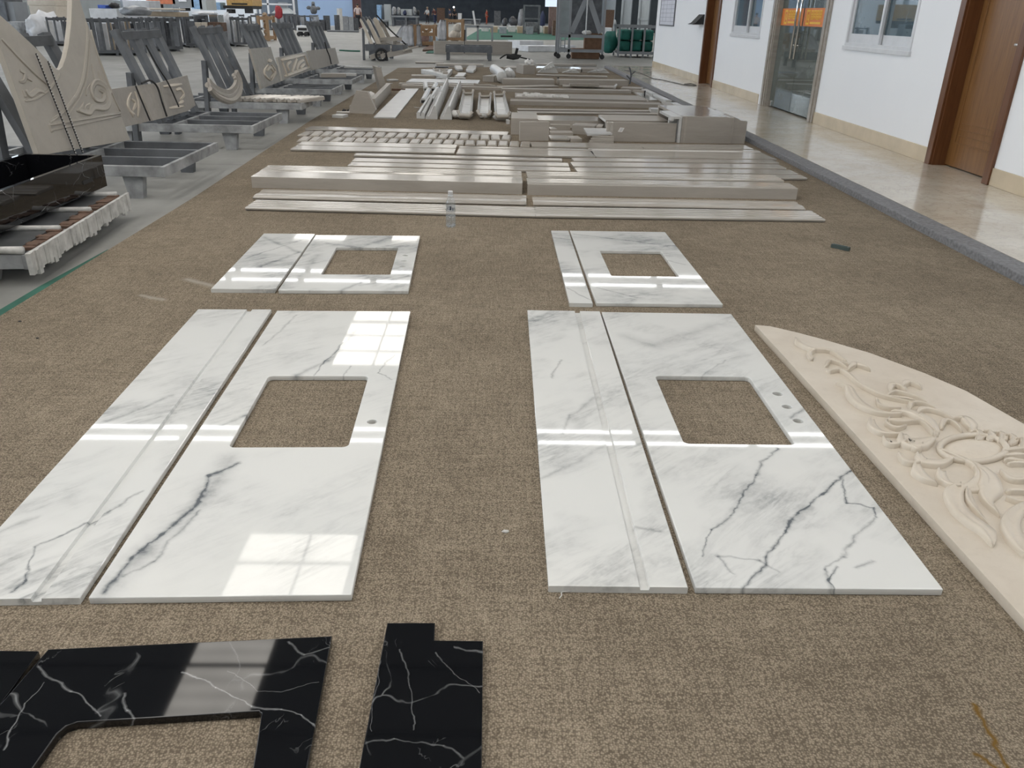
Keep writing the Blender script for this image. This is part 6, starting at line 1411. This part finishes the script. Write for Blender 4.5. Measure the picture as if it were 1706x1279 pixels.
# blue wall sheet, dark red door, wall beyond
a, b_ = PY(497, 20, 70), PY(588, 20, 70)
struct(MB().box(a.x, b_.x, 70, 70.2, FL, 6.5).build('wall_blue', m_blue))
c_, d_ = PY(588, 20, 69.8), PY(601, 20, 69.8); m_maroonpaint = simple('dark_red_paint', (.10, .045, .05), .6)
struct(MB().box(c_.x, d_.x, 69.8, 70.2, FL, 4.2).build('door_4', m_maroonpaint))
q0 = PY(375, 10, 80); struct(MB().box(-60, q0.x, 90, 90.3, FL, 7).build('wall_left_end', m_wall))
struct(MB().box(-33, -32.7, 26, 90, FL, 1.6).build('wall_left_parapet', m_panelgrey))
for q in range(8): struct(MB().box(-32.3, -31.9, 4+12*q-.2, 4+12*q+.2, FL, RH).build('trim_column', m_column))
# far work area in front of the dark wall
def bench(label, x0, x1, ytop, yfoot, mat):
    g0, g1 = G(x0, yfoot), G(x1, yfoot); t = empty('work_bench', g0, 0, label, 'work bench'); H = zz(g0.y, (x0, ytop)); L = g1.x-g0.x
    MB().box(0, L, 0, 1.4, H-.12, H).build('bench_top', m_column, t)
    for x in (.05, L*.5, L-.25):
        for y_ in (.05, 1.15): MB().box(x, x+.2, y_, y_+.2, 0, H-.121).build('leg', m_steel, t)
    MB().box(.3, L-.3, .3, 1.1, .05, H*.55).build('stored_slabs', mat, t)
    return t, g0, L, H
b1 = bench('long grey work bench far behind the loaded cart', 652, 703, 26, 43.5, m_slabdark)
b2 = bench('far work bench left of the white-topped person', 625, 649, 33, 45, m_slabdark)
b3 = bench('far low bench with pale pieces before the green carpet', 770, 802, 31, 40, m_slabgrey)
def far_thing(name, label, cat, x0, x1, ya, yb, Y, mat, lump=False, dep=.8, seed=1):
    a, b_ = PY(x0, yb, Y), PY(x1, yb, Y); z0 = max(a.z, 0.0) if name == 'bench_machine' else 0.0; h = PY(x0, ya, Y).z-z0; w = b_.x-a.x; m = MB()
    if lump: m.lump((w/2, dep/2, h*.45), (w*.5, dep*.5, h*.55), seed, .2, 2)
    else: m.box(0, w, 0, dep, 0, h, .02)
    return tag(m.build(name, mat, None, (a.x, Y, z0), smooth=lump), label, cat)
Yb = b1[1].y
far_thing('pale_cabinet', 'tall pale blue cabinet far behind loaded cart', 'cabinet', 629, 636, 8, 44, Yb+3, m_bluepaint)
far_thing('grey_cabinet', 'tall grey cabinet right of the pale blue one', 'cabinet', 641, 651, 7, 44, Yb+3.2, m_panelgrey)
far_thing('grey_cabinet', 'greenish-grey cabinet between blue and grey cabinets', 'cabinet', 636.5, 641, 9, 44, Yb+3.6, m_column)
far_thing('bench_machine', 'round grey machine head on the far bench, left', 'machine', 652, 660, 11, 25.5, Yb+.3, m_steel_pale, True)
far_thing('bench_machine', 'round grey machine head on the far bench, second', 'machine', 661, 667, 12, 25.5, Yb+.3, m_steel_pale, True, seed=5)
far_thing('bench_machine', 'pale flat cabinet on the far bench, middle', 'machine', 668, 686, 15, 25.5, Yb+.5, m_panelgrey)
far_thing('bench_machine', 'navy cloth-covered machine on the far bench', 'machine', 671, 677, 17, 25.5, Yb+.1, m_navy, True, seed=6)
far_thing('bench_machine', 'angular grey machine at right end of the far bench', 'machine', 687, 693, 11, 25.5, Yb+.3, m_steel_pale, True, seed=8)
far_thing('bench_machine', 'dark motor at far right of the long bench', 'machine', 694, 698.5, 16, 25.5, Yb+.3, m_dark, True, seed=9)
far_thing('white_stool', 'white stool-like stand far behind the timber crates', 'stool', 763, 769, 22, 31, 95, m_alu)
far_thing('rust_panel', 'rusty brown panel far behind person in maroon', 'panel', 728, 741, 13, 20, 112, m_rust)
far_thing('dark_screen', 'grey metal screen far right of orange-red person', 'screen', 823, 834, 18, 38, 100, m_steel)
far_thing('dark_heap', 'dark heap of goods before the back wall, left', 'heap', 836, 846, 30, 40, 96, m_slabdark, True, seed=11)
far_thing('dark_heap', 'dark heap of goods before the back wall, right', 'heap', 848, 862, 27, 41, 95, m_slabdark, True, seed=12)
far_thing('pale_sack', 'pale sack heap behind the wire stillage', 'sack', 863, 872, 14, 38, 92, m_slabgrey, True, seed=13)
far_thing('blue_cover', 'navy covered machine right of the wire stillage', 'machine', 900, 909, 19, 36, 90, m_navy, True, seed=14)
far_thing('brown_cabinet', 'brown cabinet behind person in brownish shirt', 'cabinet', 914, 930, 11, 46, 62, m_browncloth)
far_thing('brown_cabinet', 'dark brown box beside legs of person in brownish shirt', 'cabinet', 921, 931, 34, 47, 58, m_rust)
for q in range(9):
    far_thing('pale_slab', '%s pale flat piece from the left on far floor beyond green carpet' % ORD[q], 'stone slab', 802+15*q, 814+15*q, 43.4+.5*(q % 3), 45.5+.4*(q % 2), 66-3*(q % 3), (m_slabpale, m_slabtan, m_slabgrey)[q % 3], False, 2.0)['group'] = 'pale pieces on the far floor'
p = PY(756, 12, 110); t = empty('work_lamp', (p.x, 110, 0), 0, 'tiny bright work lamp on a stand before dark back wall', 'lamp')
MB().box(-.04, .04, -.04, .04, 0, p.z-.14).box(-.4, .4, -.3, .3, 0, .05).build('lamp_stand', m_steel, t); MB().lump((0, 0, p.z), (.11, .08, .11), 4, .02).build('glowing_head', mat_emit('work_lamp_glow', (1, .98, .95), 6.0), t)
b = MB(); p, r_ = PY(788, 18, 85), PY(792.5, 43, 85); r_.z = .05; b.tube([(0, 0, 0), r_-p], .09, 6); tag(b.build('white_lever', m_alu, None, p), 'slanting white bar far left of orange-red person', 'bar')
# bright doorway panes and side wall with its dark columns
a, b_ = PY(908, 10, 120), PY(929, 10, 120); struct(MB().box(a.x, b_.x, 119.6, 119.8, 2.2, 5.0).build('window_3', mat_emit('far_window_daylight', (.72, .84, 1.0), 1.1)))
for q, px_ in enumerate((1017, 1045, 1076)):
    Y = (13.3)/((px_-818)/1466.0); 
    struct(MB().box(12.9, 13.5, Y-.25, Y+.25, FL, RH).build('trim_column', m_darkcolumn))
struct(MB().box(13.7, 13.8, 45, 120, .95, 1.12).build('trim_rail', m_panelgrey))
far_thing('brown_rack', 'brown rack of goods seen between trolley and green sacks', 'rack', 1007, 1022, 16, 45, 68, m_rust)
far_thing('white_box', 'white box on dark base left of the green sacks', 'box', 1007, 1019, 46, 53, 52, m_wrap)
far_thing('grey_bin', 'grey cylinder-like bin behind left end of sack cage', 'bin', 1022, 1028, 32, 45, 60, m_column, True)
# cable on the walkway
b = MB(); b.tube(spline([G(x, y, WZ+.008) for x, y in ((1040, 117), (1066, 121.5), (1086, 130), (1104, 133.2), (1130, 139), (1142, 141.5), (1160, 142.4), (1152, 139.5), (1140, 140))], 5), .007, 6)
tag(b.build('loose_cable', m_dark), 'thin loose cable lying across walkway to the farther wooden door', 'cable')
